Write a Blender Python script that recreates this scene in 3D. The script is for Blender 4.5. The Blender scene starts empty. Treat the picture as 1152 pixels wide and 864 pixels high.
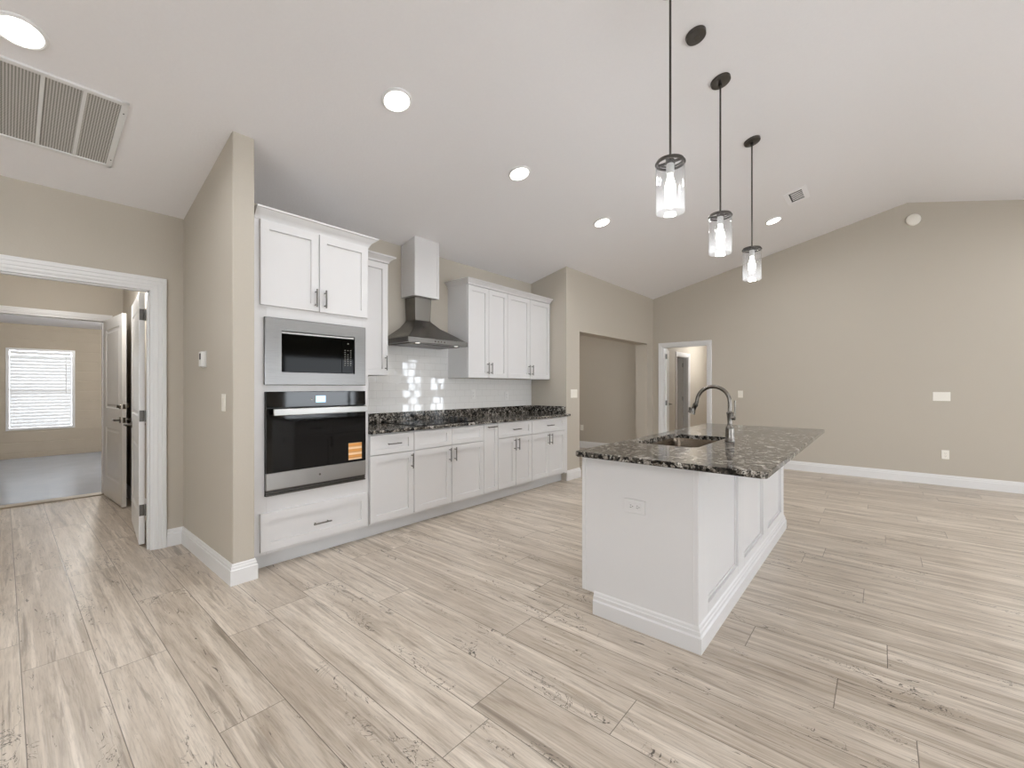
import bpy, bmesh, math, random
from mathutils import Vector, Matrix
random.seed(4)
S = bpy.context.scene
COL = S.collection
PI = math.pi
R = math.radians

# ------------------------------------------------------------------ camera, world, exposure
cam_d = bpy.data.cameras.new('camera'); cam = bpy.data.objects.new('camera', cam_d); COL.objects.link(cam)
cam_d.sensor_width = 36.0; cam_d.lens = 36.0 * 488.0 / 1152.0; cam_d.shift_y = 3.0 / 1152.0
cam_d.clip_start = 0.02; cam_d.clip_end = 100
CAM_Z = 1.285
cam.location = (0, 0, CAM_Z); cam.rotation_euler = (R(90), 0, R(40.4 - 90))
S.camera = cam
S.view_settings.view_transform = 'Standard'; S.view_settings.look = 'None'
S.view_settings.gamma = 1.0; S.view_settings.use_curve_mapping = False
S.view_settings.exposure = 0.03
S.cycles.use_denoising = True
S.cycles.max_bounces = 10; S.cycles.diffuse_bounces = 6; S.cycles.glossy_bounces = 5
S.cycles.transparent_max_bounces = 16; S.cycles.caustics_reflective = False; S.cycles.caustics_refractive = False
S.cycles.sample_clamp_indirect = 6.0

DAY = 8.0          # daylight through the windows
PEND_W = 6.0         # each pendant bulb
LAMP_W = 11.0       # each recessed ceiling lamp
w = bpy.data.worlds.new('daylight'); S.world = w; w.use_nodes = True
wn = w.node_tree.nodes; wb = wn['Background']
wb.inputs[0].default_value = (0.87, 0.935, 1.0, 1); wb.inputs[1].default_value = DAY

def portal(loc, rot, sx, sy):
    l = bpy.data.lights.new('window_portal', 'AREA'); l.shape = 'RECTANGLE'; l.size = sx; l.size_y = sy
    l.cycles.is_portal = True
    o = bpy.data.objects.new('window_portal', l); o.location = loc; o.rotation_euler = rot; COL.objects.link(o)

# ------------------------------------------------------------------ helpers
def link(o): COL.objects.link(o); return o

def props(o, label=None, cat=None, group=None, kind=None):
    if label: o['label'] = label
    if cat: o['category'] = cat
    if group: o['group'] = group
    if kind: o['kind'] = kind
    return o

def thing(name, label, cat, loc=(0, 0, 0), rot=(0, 0, 0), group=None):
    o = bpy.data.objects.new(name, None); o.empty_display_size = 0.1
    o.location = loc; o.rotation_euler = rot; link(o)
    return props(o, label, cat, group)

class MB:
    """collects shapes, builds ONE mesh"""
    def __init__(s): s.v = []; s.f = []; s.m = None
    def at(s, fn): s.m = fn; return s
    def add(s, vs, fs):
        n = len(s.v)
        for p in vs: s.v.append(tuple(s.m(*p)) if s.m else tuple(p))
        for f in fs: s.f.append([i + n for i in f])
        return s
    def box(s, x0, x1, y0, y1, z0, z1):
        return s.add([(x0,y0,z0),(x1,y0,z0),(x1,y1,z0),(x0,y1,z0),(x0,y0,z1),(x1,y0,z1),(x1,y1,z1),(x0,y1,z1)],
                     [(0,3,2,1),(4,5,6,7),(0,1,5,4),(1,2,6,5),(2,3,7,6),(3,0,4,7)])
    def prism(s, pts, a, b, ax='x'):
        """pts: 2-D outline extruded along ax from a to b"""
        def P(p, t):
            if ax == 'x': return (t, p[0], p[1])
            if ax == 'y': return (p[0], t, p[1])
            return (p[0], p[1], t)
        n = len(pts)
        vs = [P(p, a) for p in pts] + [P(p, b) for p in pts]
        fs = [list(range(n))[::-1], [n + i for i in range(n)]]
        fs += [(i, (i+1) % n, n + (i+1) % n, n + i) for i in range(n)]
        return s.add(vs, fs)
    def cyl(s, p0, p1, r0, r1=None, n=20, caps=True):
        return s.tube([p0, p1], [r0, r0 if r1 is None else r1], n, caps)
    def tube(s, pts, rs, n=16, caps=True):
        pts = [Vector(p) for p in pts]
        if not isinstance(rs, (list, tuple)): rs = [rs] * len(pts)
        vs = []; fs = []; up = None
        for i, p in enumerate(pts):
            if i == 0: d = pts[1] - p
            elif i == len(pts) - 1: d = p - pts[i-1]
            else: d = (pts[i+1] - p).normalized() + (p - pts[i-1]).normalized()
            d.normalize()
            if up is None:
                up = Vector((0,0,1)) if abs(d.z) < .9 else Vector((0,1,0))
            a = d.cross(up).normalized(); b = a.cross(d).normalized(); up = b
            for k in range(n):
                t = 2*PI*k/n
                vs.append(p + a*math.cos(t)*rs[i] + b*math.sin(t)*rs[i])
        for i in range(len(pts)-1):
            for k in range(n):
                fs.append((i*n+k, i*n+(k+1) % n, (i+1)*n+(k+1) % n, (i+1)*n+k))
        if caps:
            fs.append(list(range(n))[::-1]); fs.append([(len(pts)-1)*n+k for k in range(n)])
        return s.add(vs, fs)
    def lathe(s, prof, c=(0,0,0), n=32, closed=False):
        """prof: (r,z) list about the vertical through c"""
        vs = []; fs = []; m = len(prof)
        for r, z in prof:
            for k in range(n):
                t = 2*PI*k/n; vs.append((c[0]+r*math.cos(t), c[1]+r*math.sin(t), c[2]+z))
        for i in range(m - (0 if closed else 1)):
            j = (i+1) % m
            for k in range(n): fs.append((i*n+k, i*n+(k+1) % n, j*n+(k+1) % n, j*n+k))
        if not closed:
            if prof[0][0] > 1e-6: fs.append(list(range(n))[::-1])
            if prof[-1][0] > 1e-6: fs.append([(m-1)*n+k for k in range(n)])
        return s.add(vs, fs)
    def shaker(s, u0, u1, v0, v1, t=.02, rail=.057, rec=.0125, railh=None):
        """recessed-panel front in (u,v,w): w=0 back, w=t front"""
        rh = railh if railh is not None else rail
        c = .0015
        def rect(du, dv, w): return [(u0+du,v0+dv,w),(u1-du,v0+dv,w),(u1-du,v1-dv,w),(u0+du,v1-dv,w)]
        rings = [rect(0,0,0), rect(0,0,t-c), rect(c,c,t), rect(rail,rh,t), rect(rail+.002,rh+.002,t-rec)]
        vs = [p for r_ in rings for p in r_]; fs = [(3,2,1,0)]
        for i in range(4):
            for k in range(4): fs.append((i*4+k, i*4+(k+1) % 4, i*4+4+(k+1) % 4, i*4+4+k))
        fs.append((16,17,18,19))
        return s.add(vs, fs)
    def build(s, name, mat, parent=None, world=True, bevel=0, smooth=35, segs=2):
        off = Vector((0,0,0))
        if parent is not None and world:
            q = parent
            while q is not None: off += q.location; q = q.parent
        me = bpy.data.meshes.new(name)
        me.from_pydata([tuple(Vector(v) - off) for v in s.v], [], s.f)
        bm = bmesh.new(); bm.from_mesh(me); bmesh.ops.recalc_face_normals(bm, faces=bm.faces[:]); bm.to_mesh(me); bm.free()
        me.polygons.foreach_set('use_smooth', [True]*len(me.polygons))
        me.set_sharp_from_angle(angle=R(smooth)); me.materials.append(mat)
        o = bpy.data.objects.new(name, me); link(o)
        if parent is not None: o.parent = parent
        if bevel:
            b = o.modifiers.new('bevel', 'BEVEL'); b.width = bevel; b.segments = segs; b.limit_method = 'ANGLE'; b.angle_limit = R(40)
        return o

def struct(o, label=None, cat=None): return props(o, label, cat, None, 'structure')

def dup(o, parent=None):
    c = o.copy(); link(c); c.parent = parent
    for ch in list(o.children): dup(ch, c)
    return c

# ------------------------------------------------------------------ materials
def lin(c): return tuple(((x/255)/12.92 if x/255 <= .04045 else ((x/255+.055)/1.055)**2.4) for x in c) + (1,)

class NT:
    def __init__(s, name):
        s.mat = bpy.data.materials.new(name); s.mat.use_nodes = True
        s.t = s.mat.node_tree; s.b = s.t.nodes['Principled BSDF']; s.out = s.t.nodes['Material Output']
    def n(s, typ, **kw):
        nd = s.t.nodes.new(typ)
        for k, v in kw.items():
            if k.startswith('i_'): nd.inputs[k[2:].replace('_', ' ')].default_value = v
            elif k[0] == 'p' and k[1:].isdigit(): nd.inputs[int(k[1:])].default_value = v
            else: setattr(nd, k, v)
        return nd
    def l(s, a, b): s.t.links.new(a, b)
    def math(s, op, a, b=None, c=None):
        nd = s.t.nodes.new('ShaderNodeMath'); nd.operation = op
        for i, x in enumerate((a, b, c)):
            if x is None: continue
            if isinstance(x, (int, float)): nd.inputs[i].default_value = x
            else: s.l(x, nd.inputs[i])
        return nd.outputs[0]
    def ramp(s, fac, stops, interp='LINEAR'):
        nd = s.t.nodes.new('ShaderNodeValToRGB'); nd.color_ramp.interpolation = interp
        el = nd.color_ramp.elements
        while len(el) < len(stops): el.new(.5)
        for e, (p, c) in zip(el, stops): e.position = p; e.color = c if len(c) == 4 else tuple(c)+(1,)
        s.l(fac, nd.inputs[0]); return nd.outputs[0]
    def mix(s, fac, a, b, mode='MIX'):
        nd = s.t.nodes.new('ShaderNodeMix'); nd.data_type = 'RGBA'; nd.blend_type = mode
        for i, x in ((0, fac), (6, a), (7, b)):
            if hasattr(x, 'node'): s.l(x, nd.inputs[i])
            else: nd.inputs[i].default_value = x
        return nd.outputs[2]
    def coord(s, scale=(1,1,1), loc=(0,0,0), rot=(0,0,0)):
        tc = s.t.nodes.new('ShaderNodeTexCoord'); mp = s.t.nodes.new('ShaderNodeMapping')
        mp.inputs['Scale'].default_value = scale; mp.inputs['Location'].default_value = loc; mp.inputs['Rotation'].default_value = rot
        s.l(tc.outputs['Object'], mp.inputs['Vector']); return mp.outputs[0]
    def noise(s, vec, scale, detail=3, rough=.5, dist=0):
        nd = s.n('ShaderNodeTexNoise', i_Scale=scale, i_Detail=detail, i_Roughness=rough, i_Distortion=dist)
        s.l(vec, nd.inputs['Vector']); return nd.outputs['Fac']
    def bump(s, h, strength=.1, dist=.01):
        nd = s.n('ShaderNodeBump', i_Strength=strength, i_Distance=dist); s.l(h, nd.inputs['Height']); s.l(nd.outputs[0], s.b.inputs['Normal'])

def plain(name, col, rough=.5, metal=0, bumps=None, spec=.5, coat=0):
    t = NT(name); t.b.inputs['Base Color'].default_value = lin(col); t.b.inputs['Roughness'].default_value = rough
    t.b.inputs['Metallic'].default_value = metal; t.b.inputs['Specular IOR Level'].default_value = spec
    if coat: t.b.inputs['Coat Weight'].default_value = coat; t.b.inputs['Coat Roughness'].default_value = .03
    c = t.coord()
    v = t.noise(c, 6 if not bumps else bumps[0], 3)
    # faint tone variation so that nothing is a flat fill
    base = lin(col); lo = tuple(x*.97 for x in base[:3])+(1,)
    t.l(t.mix(v, lo, base), t.b.inputs['Base Color'])
    if bumps: t.bump(t.noise(c, bumps[0], 3), bumps[1], bumps[2])
    return t.mat

M = {}
M['wall'] = plain('tan_wall_paint', (189, 181, 168), .75, bumps=(90, .10, .004))
M['ceil'] = plain('white_ceiling_paint', (237, 235, 236), .9, bumps=(60, .15, .005))
M['trim'] = plain('white_trim_paint', (226, 225, 224), .35)
M['cab'] = plain('white_cabinet_paint', (212, 210, 209), .38)
M['toe'] = plain('toe_kick_paint', (208, 208, 208), .45)
M['door'] = plain('white_door_paint', (230, 228, 225), .28)
M['plastic'] = plain('ivory_plastic', (236, 232, 222), .35)
M['white_plastic'] = plain('white_plastic', (228, 226, 223), .35)
M['dark_slot'] = plain('dark_slot', (40, 38, 36), .6)
M['nickel'] = plain('brushed_nickel', (122, 117, 111), .26, 1)
M['handle'] = plain('satin_nickel_pull', (118, 115, 111), .3, 1)
M['hinge'] = plain('hinge_metal', (104, 101, 97), .38, 1)
M['bronze'] = plain('dark_pewter_metal', (84, 80, 76), .35, .85)
M['blackglass'] = plain('black_glass', (5, 5, 4), .05, 0, spec=.10)
M['ovenglass'] = plain('oven_door_glass', (8, 7, 6), .05, 0, spec=.45)
M['black'] = plain('black_plastic', (14, 13, 12), .35)
M['grate'] = plain('grey_duct_dark', (120, 117, 112), .8)
def blindmat():
    t = NT('white_blind_slat'); t.b.inputs['Base Color'].default_value = lin((240,240,240)); t.b.inputs['Roughness'].default_value = .5
    tl = t.n('ShaderNodeBsdfTranslucent'); tl.inputs[0].default_value = lin((236,238,240))
    mx = t.n('ShaderNodeMixShader'); mx.inputs[0].default_value = .13; t.l(t.b.outputs[0], mx.inputs[1]); t.l(tl.outputs[0], mx.inputs[2]); t.l(mx.outputs[0], t.out.inputs[0]); return t.mat
M['blind'] = blindmat()
M['threshold'] = plain('tan_threshold', (168, 156, 138), .5)
M['marking'] = plain('keypad_marking', (150, 148, 140), .5)

def emis(name, col, st):
    t = NT(name); t.b.inputs['Emission Color'].default_value = lin(col); t.b.inputs['Emission Strength'].default_value = st
    t.b.inputs['Base Color'].default_value = lin(col); return t.mat
M['lens'] = emis('lit_lamp_lens', (255, 251, 244), 6)
M['hoodlamp'] = emis('hood_lamp_lens', (255, 251, 244), 1.1)
M['bulb'] = emis('lit_bulb', (255, 250, 242), 7)
M['display'] = emis('lit_display', (170, 205, 240), 1.3)

def glass(name, gl=.12, tint=(1,1,1,1), haze=0):
    t = NT(name); t.t.nodes.remove(t.b)
    tr = t.n('ShaderNodeBsdfTransparent'); tr.inputs[0].default_value = tint
    g = t.n('ShaderNodeBsdfGlossy'); g.inputs['Roughness'].default_value = .03
    lw = t.n('ShaderNodeLayerWeight'); lw.inputs[0].default_value = .5
    f = t.math('MULTIPLY_ADD', t.math('POWER', lw.outputs['Facing'], 5.0), .75, gl*.1)
    mx = t.n('ShaderNodeMixShader'); t.l(f, mx.inputs[0]); t.l(tr.outputs[0], mx.inputs[1]); t.l(g.outputs[0], mx.inputs[2])
    o = mx.outputs[0]
    if haze:
        tl = t.n('ShaderNodeBsdfTranslucent'); df = t.n('ShaderNodeBsdfDiffuse')
        m0 = t.n('ShaderNodeMixShader'); m0.inputs[0].default_value = .5; t.l(tl.outputs[0], m0.inputs[1]); t.l(df.outputs[0], m0.inputs[2])
        m2 = t.n('ShaderNodeMixShader'); m2.inputs[0].default_value = haze; t.l(o, m2.inputs[1]); t.l(m0.outputs[0], m2.inputs[2]); o = m2.outputs[0]
    t.l(o, t.out.inputs[0]); return t.mat
M['pane'] = glass('window_glass', .05)
M['shade'] = glass('clear_shade_glass', .3, (.96,.965,.97,1), .022)

def steel():
    t = NT('brushed_stainless'); c = t.coord((2, 2, 160))
    v = t.noise(c, 6, 4)
    t.l(t.mix(v, lin((112,110,108)), lin((140,138,136))), t.b.inputs['Base Color'])
    t.b.inputs['Metallic'].default_value = 1
    t.l(t.math('MULTIPLY_ADD', v, .12, .24), t.b.inputs['Roughness'])
    t.b.inputs['Anisotropic'].default_value = .5
    return t.mat
M['steel'] = steel()
def steel2():
    t = NT('dark_brushed_hood_steel'); c = t.coord((120, 2, 2)); v = t.noise(c, 4, 3)
    t.l(t.mix(v, lin((112,109,105)), lin((142,139,135))), t.b.inputs['Base Color'])
    t.b.inputs['Metallic'].default_value = 1; t.b.inputs['Roughness'].default_value = .26; return t.mat
M['hood'] = steel2()
M['bright_steel'] = plain('polished_steel', (176, 174, 170), .28, 1)
M['panel_steel'] = plain('brushed_panel_steel', (172, 170, 167), .34, 1)
def sinkmat():
    t = NT('sink_steel'); c = t.coord((3,3,3)); v = t.noise(c, 20, 3)
    t.l(t.mix(v, lin((120,108,96)), lin((150,138,124))), t.b.inputs['Base Color'])
    t.b.inputs['Metallic'].default_value = 1; t.b.inputs['Roughness'].default_value = .25; return t.mat
M['sink'] = sinkmat()

def granite():
    t = NT('dark_granite'); c = t.coord((1,1,1))
    wc = t.n('ShaderNodeTexNoise', i_Scale=9.0, i_Detail=3.0); t.l(c, wc.inputs['Vector'])
    dv = t.n('ShaderNodeVectorMath', operation='SCALE'); t.l(wc.outputs['Color'], dv.inputs[0]); dv.inputs['Scale'].default_value = .06
    av = t.n('ShaderNodeVectorMath', operation='ADD'); t.l(c, av.inputs[0]); t.l(dv.outputs[0], av.inputs[1]); v = av.outputs[0]
    vo = t.n('ShaderNodeTexVoronoi', i_Scale=58.0); vo.feature = 'F1'; t.l(v, vo.inputs['Vector'])
    sep = t.n('ShaderNodeSeparateColor'); t.l(vo.outputs['Color'], sep.inputs[0])
    big = t.noise(v, 14, 5, .65)
    mixf = t.math('ADD', t.math('MULTIPLY', sep.outputs[0], .44), t.math('MULTIPLY', big, .86))
    col = t.ramp(mixf, [(.43, lin((12,11,10))), (.54, lin((34,32,30))), (.63, lin((80,75,68))), (.73, lin((122,115,106))), (.85, lin((164,157,148))), (.97, lin((214,209,202)))])
    fine = t.noise(c, 130, 2)
    col = t.mix(t.ramp(fine, [(.40,(1,1,1,1)),(.47,(0,0,0,1))]), col, lin((22,21,19)))
    col = t.mix(t.ramp(t.noise(v, 90, 2), [(.64,(0,0,0,1)),(.69,(1,1,1,1))]), col, lin((150,144,136)))
    t.l(col, t.b.inputs['Base Color']); t.b.inputs['Roughness'].default_value = .10
    t.b.inputs['Specular IOR Level'].default_value = .32
    return t.mat
M['granite'] = granite()

def tilemat():
    t = NT('white_subway_tile'); tc = t.n('ShaderNodeTexCoord'); sp = t.n('ShaderNodeSeparateXYZ'); t.l(tc.outputs['Object'], sp.inputs[0])
    x, z = sp.outputs[0], sp.outputs[2]
    W, H, G = .1524, .0762, .0022
    zz = t.math('DIVIDE', t.math('SUBTRACT', z, 1.016), H); row = t.math('FLOOR', zz); fz = t.math('FRACT', zz)
    off = t.math('MULTIPLY', t.math('MODULO', row, 2.0), .5)
    xx = t.math('ADD', t.math('DIVIDE', x, W), off); cl = t.math('FLOOR', xx); fx = t.math('FRACT', xx)
    dx = t.math('MULTIPLY', t.math('MINIMUM', fx, t.math('SUBTRACT', 1.0, fx)), W)
    dz = t.math('MULTIPLY', t.math('MINIMUM', fz, t.math('SUBTRACT', 1.0, fz)), H)
    d = t.math('MINIMUM', dx, dz)
    grout = t.math('LESS_THAN', d, G*.5)
    cmb = t.n('ShaderNodeCombineXYZ'); t.l(cl, cmb.inputs[0]); t.l(row, cmb.inputs[1])
    wn_ = t.n('ShaderNodeTexWhiteNoise'); wn_.noise_dimensions = '3D'; t.l(cmb.outputs[0], wn_.inputs['Vector'])
    t.l(t.mix(grout, lin((230,228,225)), lin((186,183,178))), t.b.inputs['Base Color'])
    t.l(t.math('MULTIPLY_ADD', grout, .5, .045), t.b.inputs['Roughness']); t.b.inputs['Specular IOR Level'].default_value = 1.0
    # each tile sits at its own slight tilt, with pillowed edges
    sv = t.n('ShaderNodeVectorMath', operation='SUBTRACT'); t.l(wn_.outputs['Color'], sv.inputs[0]); sv.inputs[1].default_value = (.5,.5,.5)
    sc = t.n('ShaderNodeVectorMath', operation='MULTIPLY'); t.l(sv.outputs[0], sc.inputs[0]); sc.inputs[1].default_value = (.020, 0, .016)
    h = t.math('MINIMUM', t.math('DIVIDE', d, .005), 1.0)
    bp = t.n('ShaderNodeBump', i_Strength=.3, i_Distance=.0008); t.l(h, bp.inputs['Height'])
    ad = t.n('ShaderNodeVectorMath', operation='ADD'); t.l(bp.outputs[0], ad.inputs[0]); t.l(sc.outputs[0], ad.inputs[1])
    nm = t.n('ShaderNodeVectorMath', operation='NORMALIZE'); t.l(ad.outputs[0], nm.inputs[0]); t.l(nm.outputs[0], t.b.inputs['Normal'])
    return t.mat
M['tile'] = tilemat()

def floormat():
    t = NT('spalted_maple_plank_floor'); tc = t.n('ShaderNodeTexCoord'); sp = t.n('ShaderNodeSeparateXYZ'); t.l(tc.outputs['Object'], sp.inputs[0])
    x, y = sp.outputs[0], sp.outputs[1]
    W, L = .2330, 1.52
    xr = t.math('DIVIDE', t.math('SUBTRACT', x, .055), W); row = t.math('FLOOR', xr); fx = t.math('FRACT', xr)
    w1 = t.n('ShaderNodeTexWhiteNoise'); w1.noise_dimensions = '1D'; t.l(t.math('ADD', row, 3.7), w1.inputs['W'])
    yr = t.math('ADD', t.math('DIVIDE', y, L), t.math('MULTIPLY', w1.outputs['Value'], 5.0)); colm = t.math('FLOOR', yr); fy = t.math('FRACT', yr)
    cmb = t.n('ShaderNodeCombineXYZ'); t.l(row, cmb.inputs[0]); t.l(colm, cmb.inputs[1])
    wn_ = t.n('ShaderNodeTexWhiteNoise'); wn_.noise_dimensions = '3D'; t.l(cmb.outputs[0], wn_.inputs['Vector'])
    # plank-local coordinates with a random shift, so that no grain runs over a seam
    sh = t.n('ShaderNodeVectorMath', operation='SCALE'); t.l(wn_.outputs['Color'], sh.inputs[0]); sh.inputs['Scale'].default_value = 37.0
    ad = t.n('ShaderNodeVectorMath', operation='ADD'); t.l(tc.outputs['Object'], ad.inputs[0]); t.l(sh.outputs[0], ad.inputs[1]); P = ad.outputs[0]
    def mp(scale):
        m = t.n('ShaderNodeMapping'); m.inputs['Scale'].default_value = scale; t.l(P, m.inputs['Vector']); return m.outputs[0]
    g1 = t.noise(mp((6.5, .8, 1)), 1.7, 5, .60, 1.0)      # broad figure
    g2 = t.noise(mp((70, 3.5, 1)), 2.0, 5, .68, .25)      # fine grain
    g3 = t.noise(mp((17, .85, 1)), 1.6, 6, .66, .6)       # dark streaks
    g4 = t.noise(mp((15, .40, 1)), 1.5, 4, .55, .3)       # long pale streaks
    base = t.ramp(g1, [(.30, lin((160,146,130))), (.43, lin((188,175,159))), (.55, lin((205,193,178))), (.72, lin((220,209,195)))])
    base = t.mix(t.math('MULTIPLY', wn_.outputs['Value'], .50), base, lin((166,152,136)))
    base = t.mix(t.math('MULTIPLY', t.ramp(g4, [(.52,(0,0,0,1)),(.64,(1,1,1,1))]), .55), base, lin((228,217,203)))
    base = t.mix(t.ramp(g2, [(.36,(1,1,1,1)),(.54,(0,0,0,1))]), base, t.mix(.30, base, lin((112,99,86))))
    st = t.ramp(g3, [(.57,(0,0,0,1)),(.62,(.55,.55,.55,1)),(.72,(1,1,1,1))])
    base = t.mix(t.math('MULTIPLY', st, .66), base, lin((108,95,82)))
    # spalting: inky dashes along the grain and thin contour lines in patches
    dash = t.math('MULTIPLY', t.ramp(t.noise(mp((26, 4.2, 1)), 1.9, 5, .72, .8), [(.62,(0,0,0,1)),(.66,(1,1,1,1))]), t.ramp(t.noise(mp((13, .7, 1)), 1.2, 2, .5), [(.50,(0,0,0,1)),(.56,(1,1,1,1))]))
    base = t.mix(t.math('MULTIPLY', dash, .86), base, lin((62,53,45)))
    sp1 = t.noise(mp((7, 3.2, 1)), 1.7, 4, .60, 1.3)
    band = t.math('ABSOLUTE', t.math('SUBTRACT', sp1, .51))
    lines = t.ramp(band, [(.004,(1,1,1,1)),(.011,(0,0,0,1))])
    patch = t.ramp(t.noise(mp((5.0, 1.2, 1)), 1.5, 2, .5), [(.585,(0,0,0,1)),(.62,(1,1,1,1))])
    base = t.mix(t.math('MULTIPLY', t.math('MULTIPLY', lines, patch), .85), base, lin((56,48,41)))
    dx = t.math('MULTIPLY', t.math('MINIMUM', fx, t.math('SUBTRACT', 1.0, fx)), W)
    dy = t.math('MULTIPLY', t.math('MINIMUM', fy, t.math('SUBTRACT', 1.0, fy)), L)
    d = t.math('MINIMUM', dx, dy)
    seam = t.math('LESS_THAN', d, .0017)
    base = t.mix(t.math('MULTIPLY', seam, .75), base, lin((84,74,64)))
    t.l(base, t.b.inputs['Base Color'])
    t.l(t.math('MULTIPLY_ADD', g2, .12, .26), t.b.inputs['Roughness'])
    t.b.inputs['Specular IOR Level'].default_value = .45
    hh = t.math('ADD', t.math('MINIMUM', t.math('DIVIDE', d, .003), 1.0), t.math('MULTIPLY', g2, .25))
    t.bump(hh, .25, .0012)
    return t.mat
M['floor'] = floormat()

def carpetmat():
    t = NT('blue_grey_concrete'); c = t.coord(); v = t.noise(c, 3, 5); f = t.noise(c, 60, 3)
    col = t.mix(v, lin((150,156,166)), lin((172,178,188))); col = t.mix(t.math('MULTIPLY', f, .3), col, lin((140,146,156)))
    t.l(col, t.b.inputs['Base Color']); t.b.inputs['Roughness'].default_value = .22; return t.mat
M['garage_floor'] = carpetmat()

def blockmat():
    t = NT('painted_block_wall'); tc = t.n('ShaderNodeTexCoord'); sp = t.n('ShaderNodeSeparateXYZ'); t.l(tc.outputs['Object'], sp.inputs[0])
    z = t.math('FRACT', t.math('DIVIDE', sp.outputs[2], .2)); d = t.math('MINIMUM', z, t.math('SUBTRACT', 1.0, z))
    v = t.noise(tc.outputs['Object'], 5, 3)
    t.l(t.mix(v, lin((178,166,148)), lin((190,179,162))), t.b.inputs['Base Color']); t.b.inputs['Roughness'].default_value = .8
    t.bump(t.math('MINIMUM', t.math('DIVIDE', d, .05), 1.0), .5, .006); return t.mat
M['block'] = blockmat()

def stickermat():
    t = NT('orange_label'); tc = t.n('ShaderNodeTexCoord'); sp = t.n('ShaderNodeSeparateXYZ'); t.l(tc.outputs['Object'], sp.inputs[0])
    z = sp.outputs[2]
    col = t.ramp(t.math('FRACT', t.math('DIVIDE', z, .046)), [(0, lin((236,196,150))), (.30, lin((196,132,62))), (.42, lin((226,160,84))), (.66, lin((205,140,66))), (.8, lin((240,206,166)))])
    t.l(col, t.b.inputs['Base Color']); t.b.inputs['Roughness'].default_value = .5; return t.mat
M['sticker'] = stickermat()
def meshmat():
    t = NT('perforated_grille'); c = t.coord((1,1,1), rot=(0,0,R(45))); ch = t.n('ShaderNodeTexChecker', i_Scale=120.0); t.l(c, ch.inputs['Vector'])
    ch.inputs['Color1'].default_value = lin((206,203,198)); ch.inputs['Color2'].default_value = lin((128,125,120))
    t.l(ch.outputs[0], t.b.inputs['Base Color']); t.b.inputs['Roughness'].default_value = .7; return t.mat
M['mesh'] = meshmat()

# ------------------------------------------------------------------ the shell
YR, ZR, SL = -.27, 3.775, .24                    # ridge of the vault and its slope
def cz(y): return ZR - SL*abs(y - YR)
YL, YK, YC, XF = 4.37, 3.88, 3.27, 7.94          # left wall, kitchen wall, corridor wall, far wall
X0, Y0 = -4.2, -5.0
T = .12

struct(MB().box(X0-.12, 12.6, Y0-.12, 7.09, -.06, 0).build('floor', M['floor']), 'light taupe wood plank floor with dark spalted grain', 'floor')
struct(MB().box(-3.1, 3.1, 7.09, 12.82, -.16, -.10).build('floor_garage', M['garage_floor']), 'blue grey floor of the room beyond the open doorway', 'floor')
ye0, ye1 = Y0 - .12, 4.49
struct(MB().prism([(ye0, cz(ye0)), (YR, ZR), (ye1, cz(ye1)), (ye1, cz(ye1)+.2), (YR, ZR+.2), (ye0, cz(ye0)+.2)], X0-.12, 8.06, 'x').build('ceiling', M['ceil']),
       'white vaulted ceiling with a ridge running the length of the room', 'ceiling')

# left wall with the doorway
OX0, OX1, OZ = -.145, .769, 2.06
def gable(mb, x0, x1, y0, y1, zb=0):
    """wall block whose top follows the vault"""
    ys = [y0] + ([YR] if y0 < YR < y1 else []) + [y1]
    pts = [(y0, zb), (y1, zb)] + [(y, cz(y)) for y in reversed(ys)]
    return mb.prism(pts, x0, x1, 'x')
m = MB()
gable(m, X0-.12, OX0, YL, YL+T); gable(m, OX1, .965, YL, YL+T); gable(m, OX0, OX1, YL, YL+T, OZ)
struct(m.build('wall_left', M['wall']), 'tan wall with the cased doorway on the left', 'wall')
m = MB(); gable(m, .965, 1.095, 3.195, YL+T)
struct(m.build('wall_stub', M['wall'], bevel=.006), 'short tan wall stub beside the tall oven cabinet', 'wall')
m = MB(); gable(m, 1.095, 4.985, YK, YK+T)
struct(m.build('wall_kitchen', M['wall']), 'tan kitchen wall behind the cabinets', 'wall')
CX0, CX1, CZ = 5.326, 7.667, 2.07
m = MB(); gable(m, 4.985, 5.105, YC, YK+T); gable(m, 5.105, CX0, YC, YC+.22); gable(m, CX1, XF, YC, YC+.22); gable(m, CX0, CX1, YC, YC+.22, CZ)
struct(m.build('wall_corridor', M['wall']), 'tan wall with the wide square opening to the corridor', 'wall')
m = MB(); DY0, DY1, DZ = 2.29, 3.10, 2.03
W1 = (-3.5, -2.5, .12, 2.05); W2 = (-2.08, -1.6, .35, 2.0)
gable(m, XF, XF+T, Y0-T, W1[0]); gable(m, XF, XF+T, W1[1], W2[0]); gable(m, XF, XF+T, W2[1], DY0); gable(m, XF, XF+T, DY1, YL+T)
gable(m, XF, XF+T, DY0, DY1, DZ)
for W in (W1, W2): gable(m, XF, XF+T, W[0], W[1], W[3]); m.box(XF, XF+T, W[0], W[1], 0, W[2])
m.box(XF, XF+T, YL+T, 6.1, 0, 2.6)
struct(m.build('wall_far', M['wall']), 'large tan gable wall at the far end', 'wall')
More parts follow.
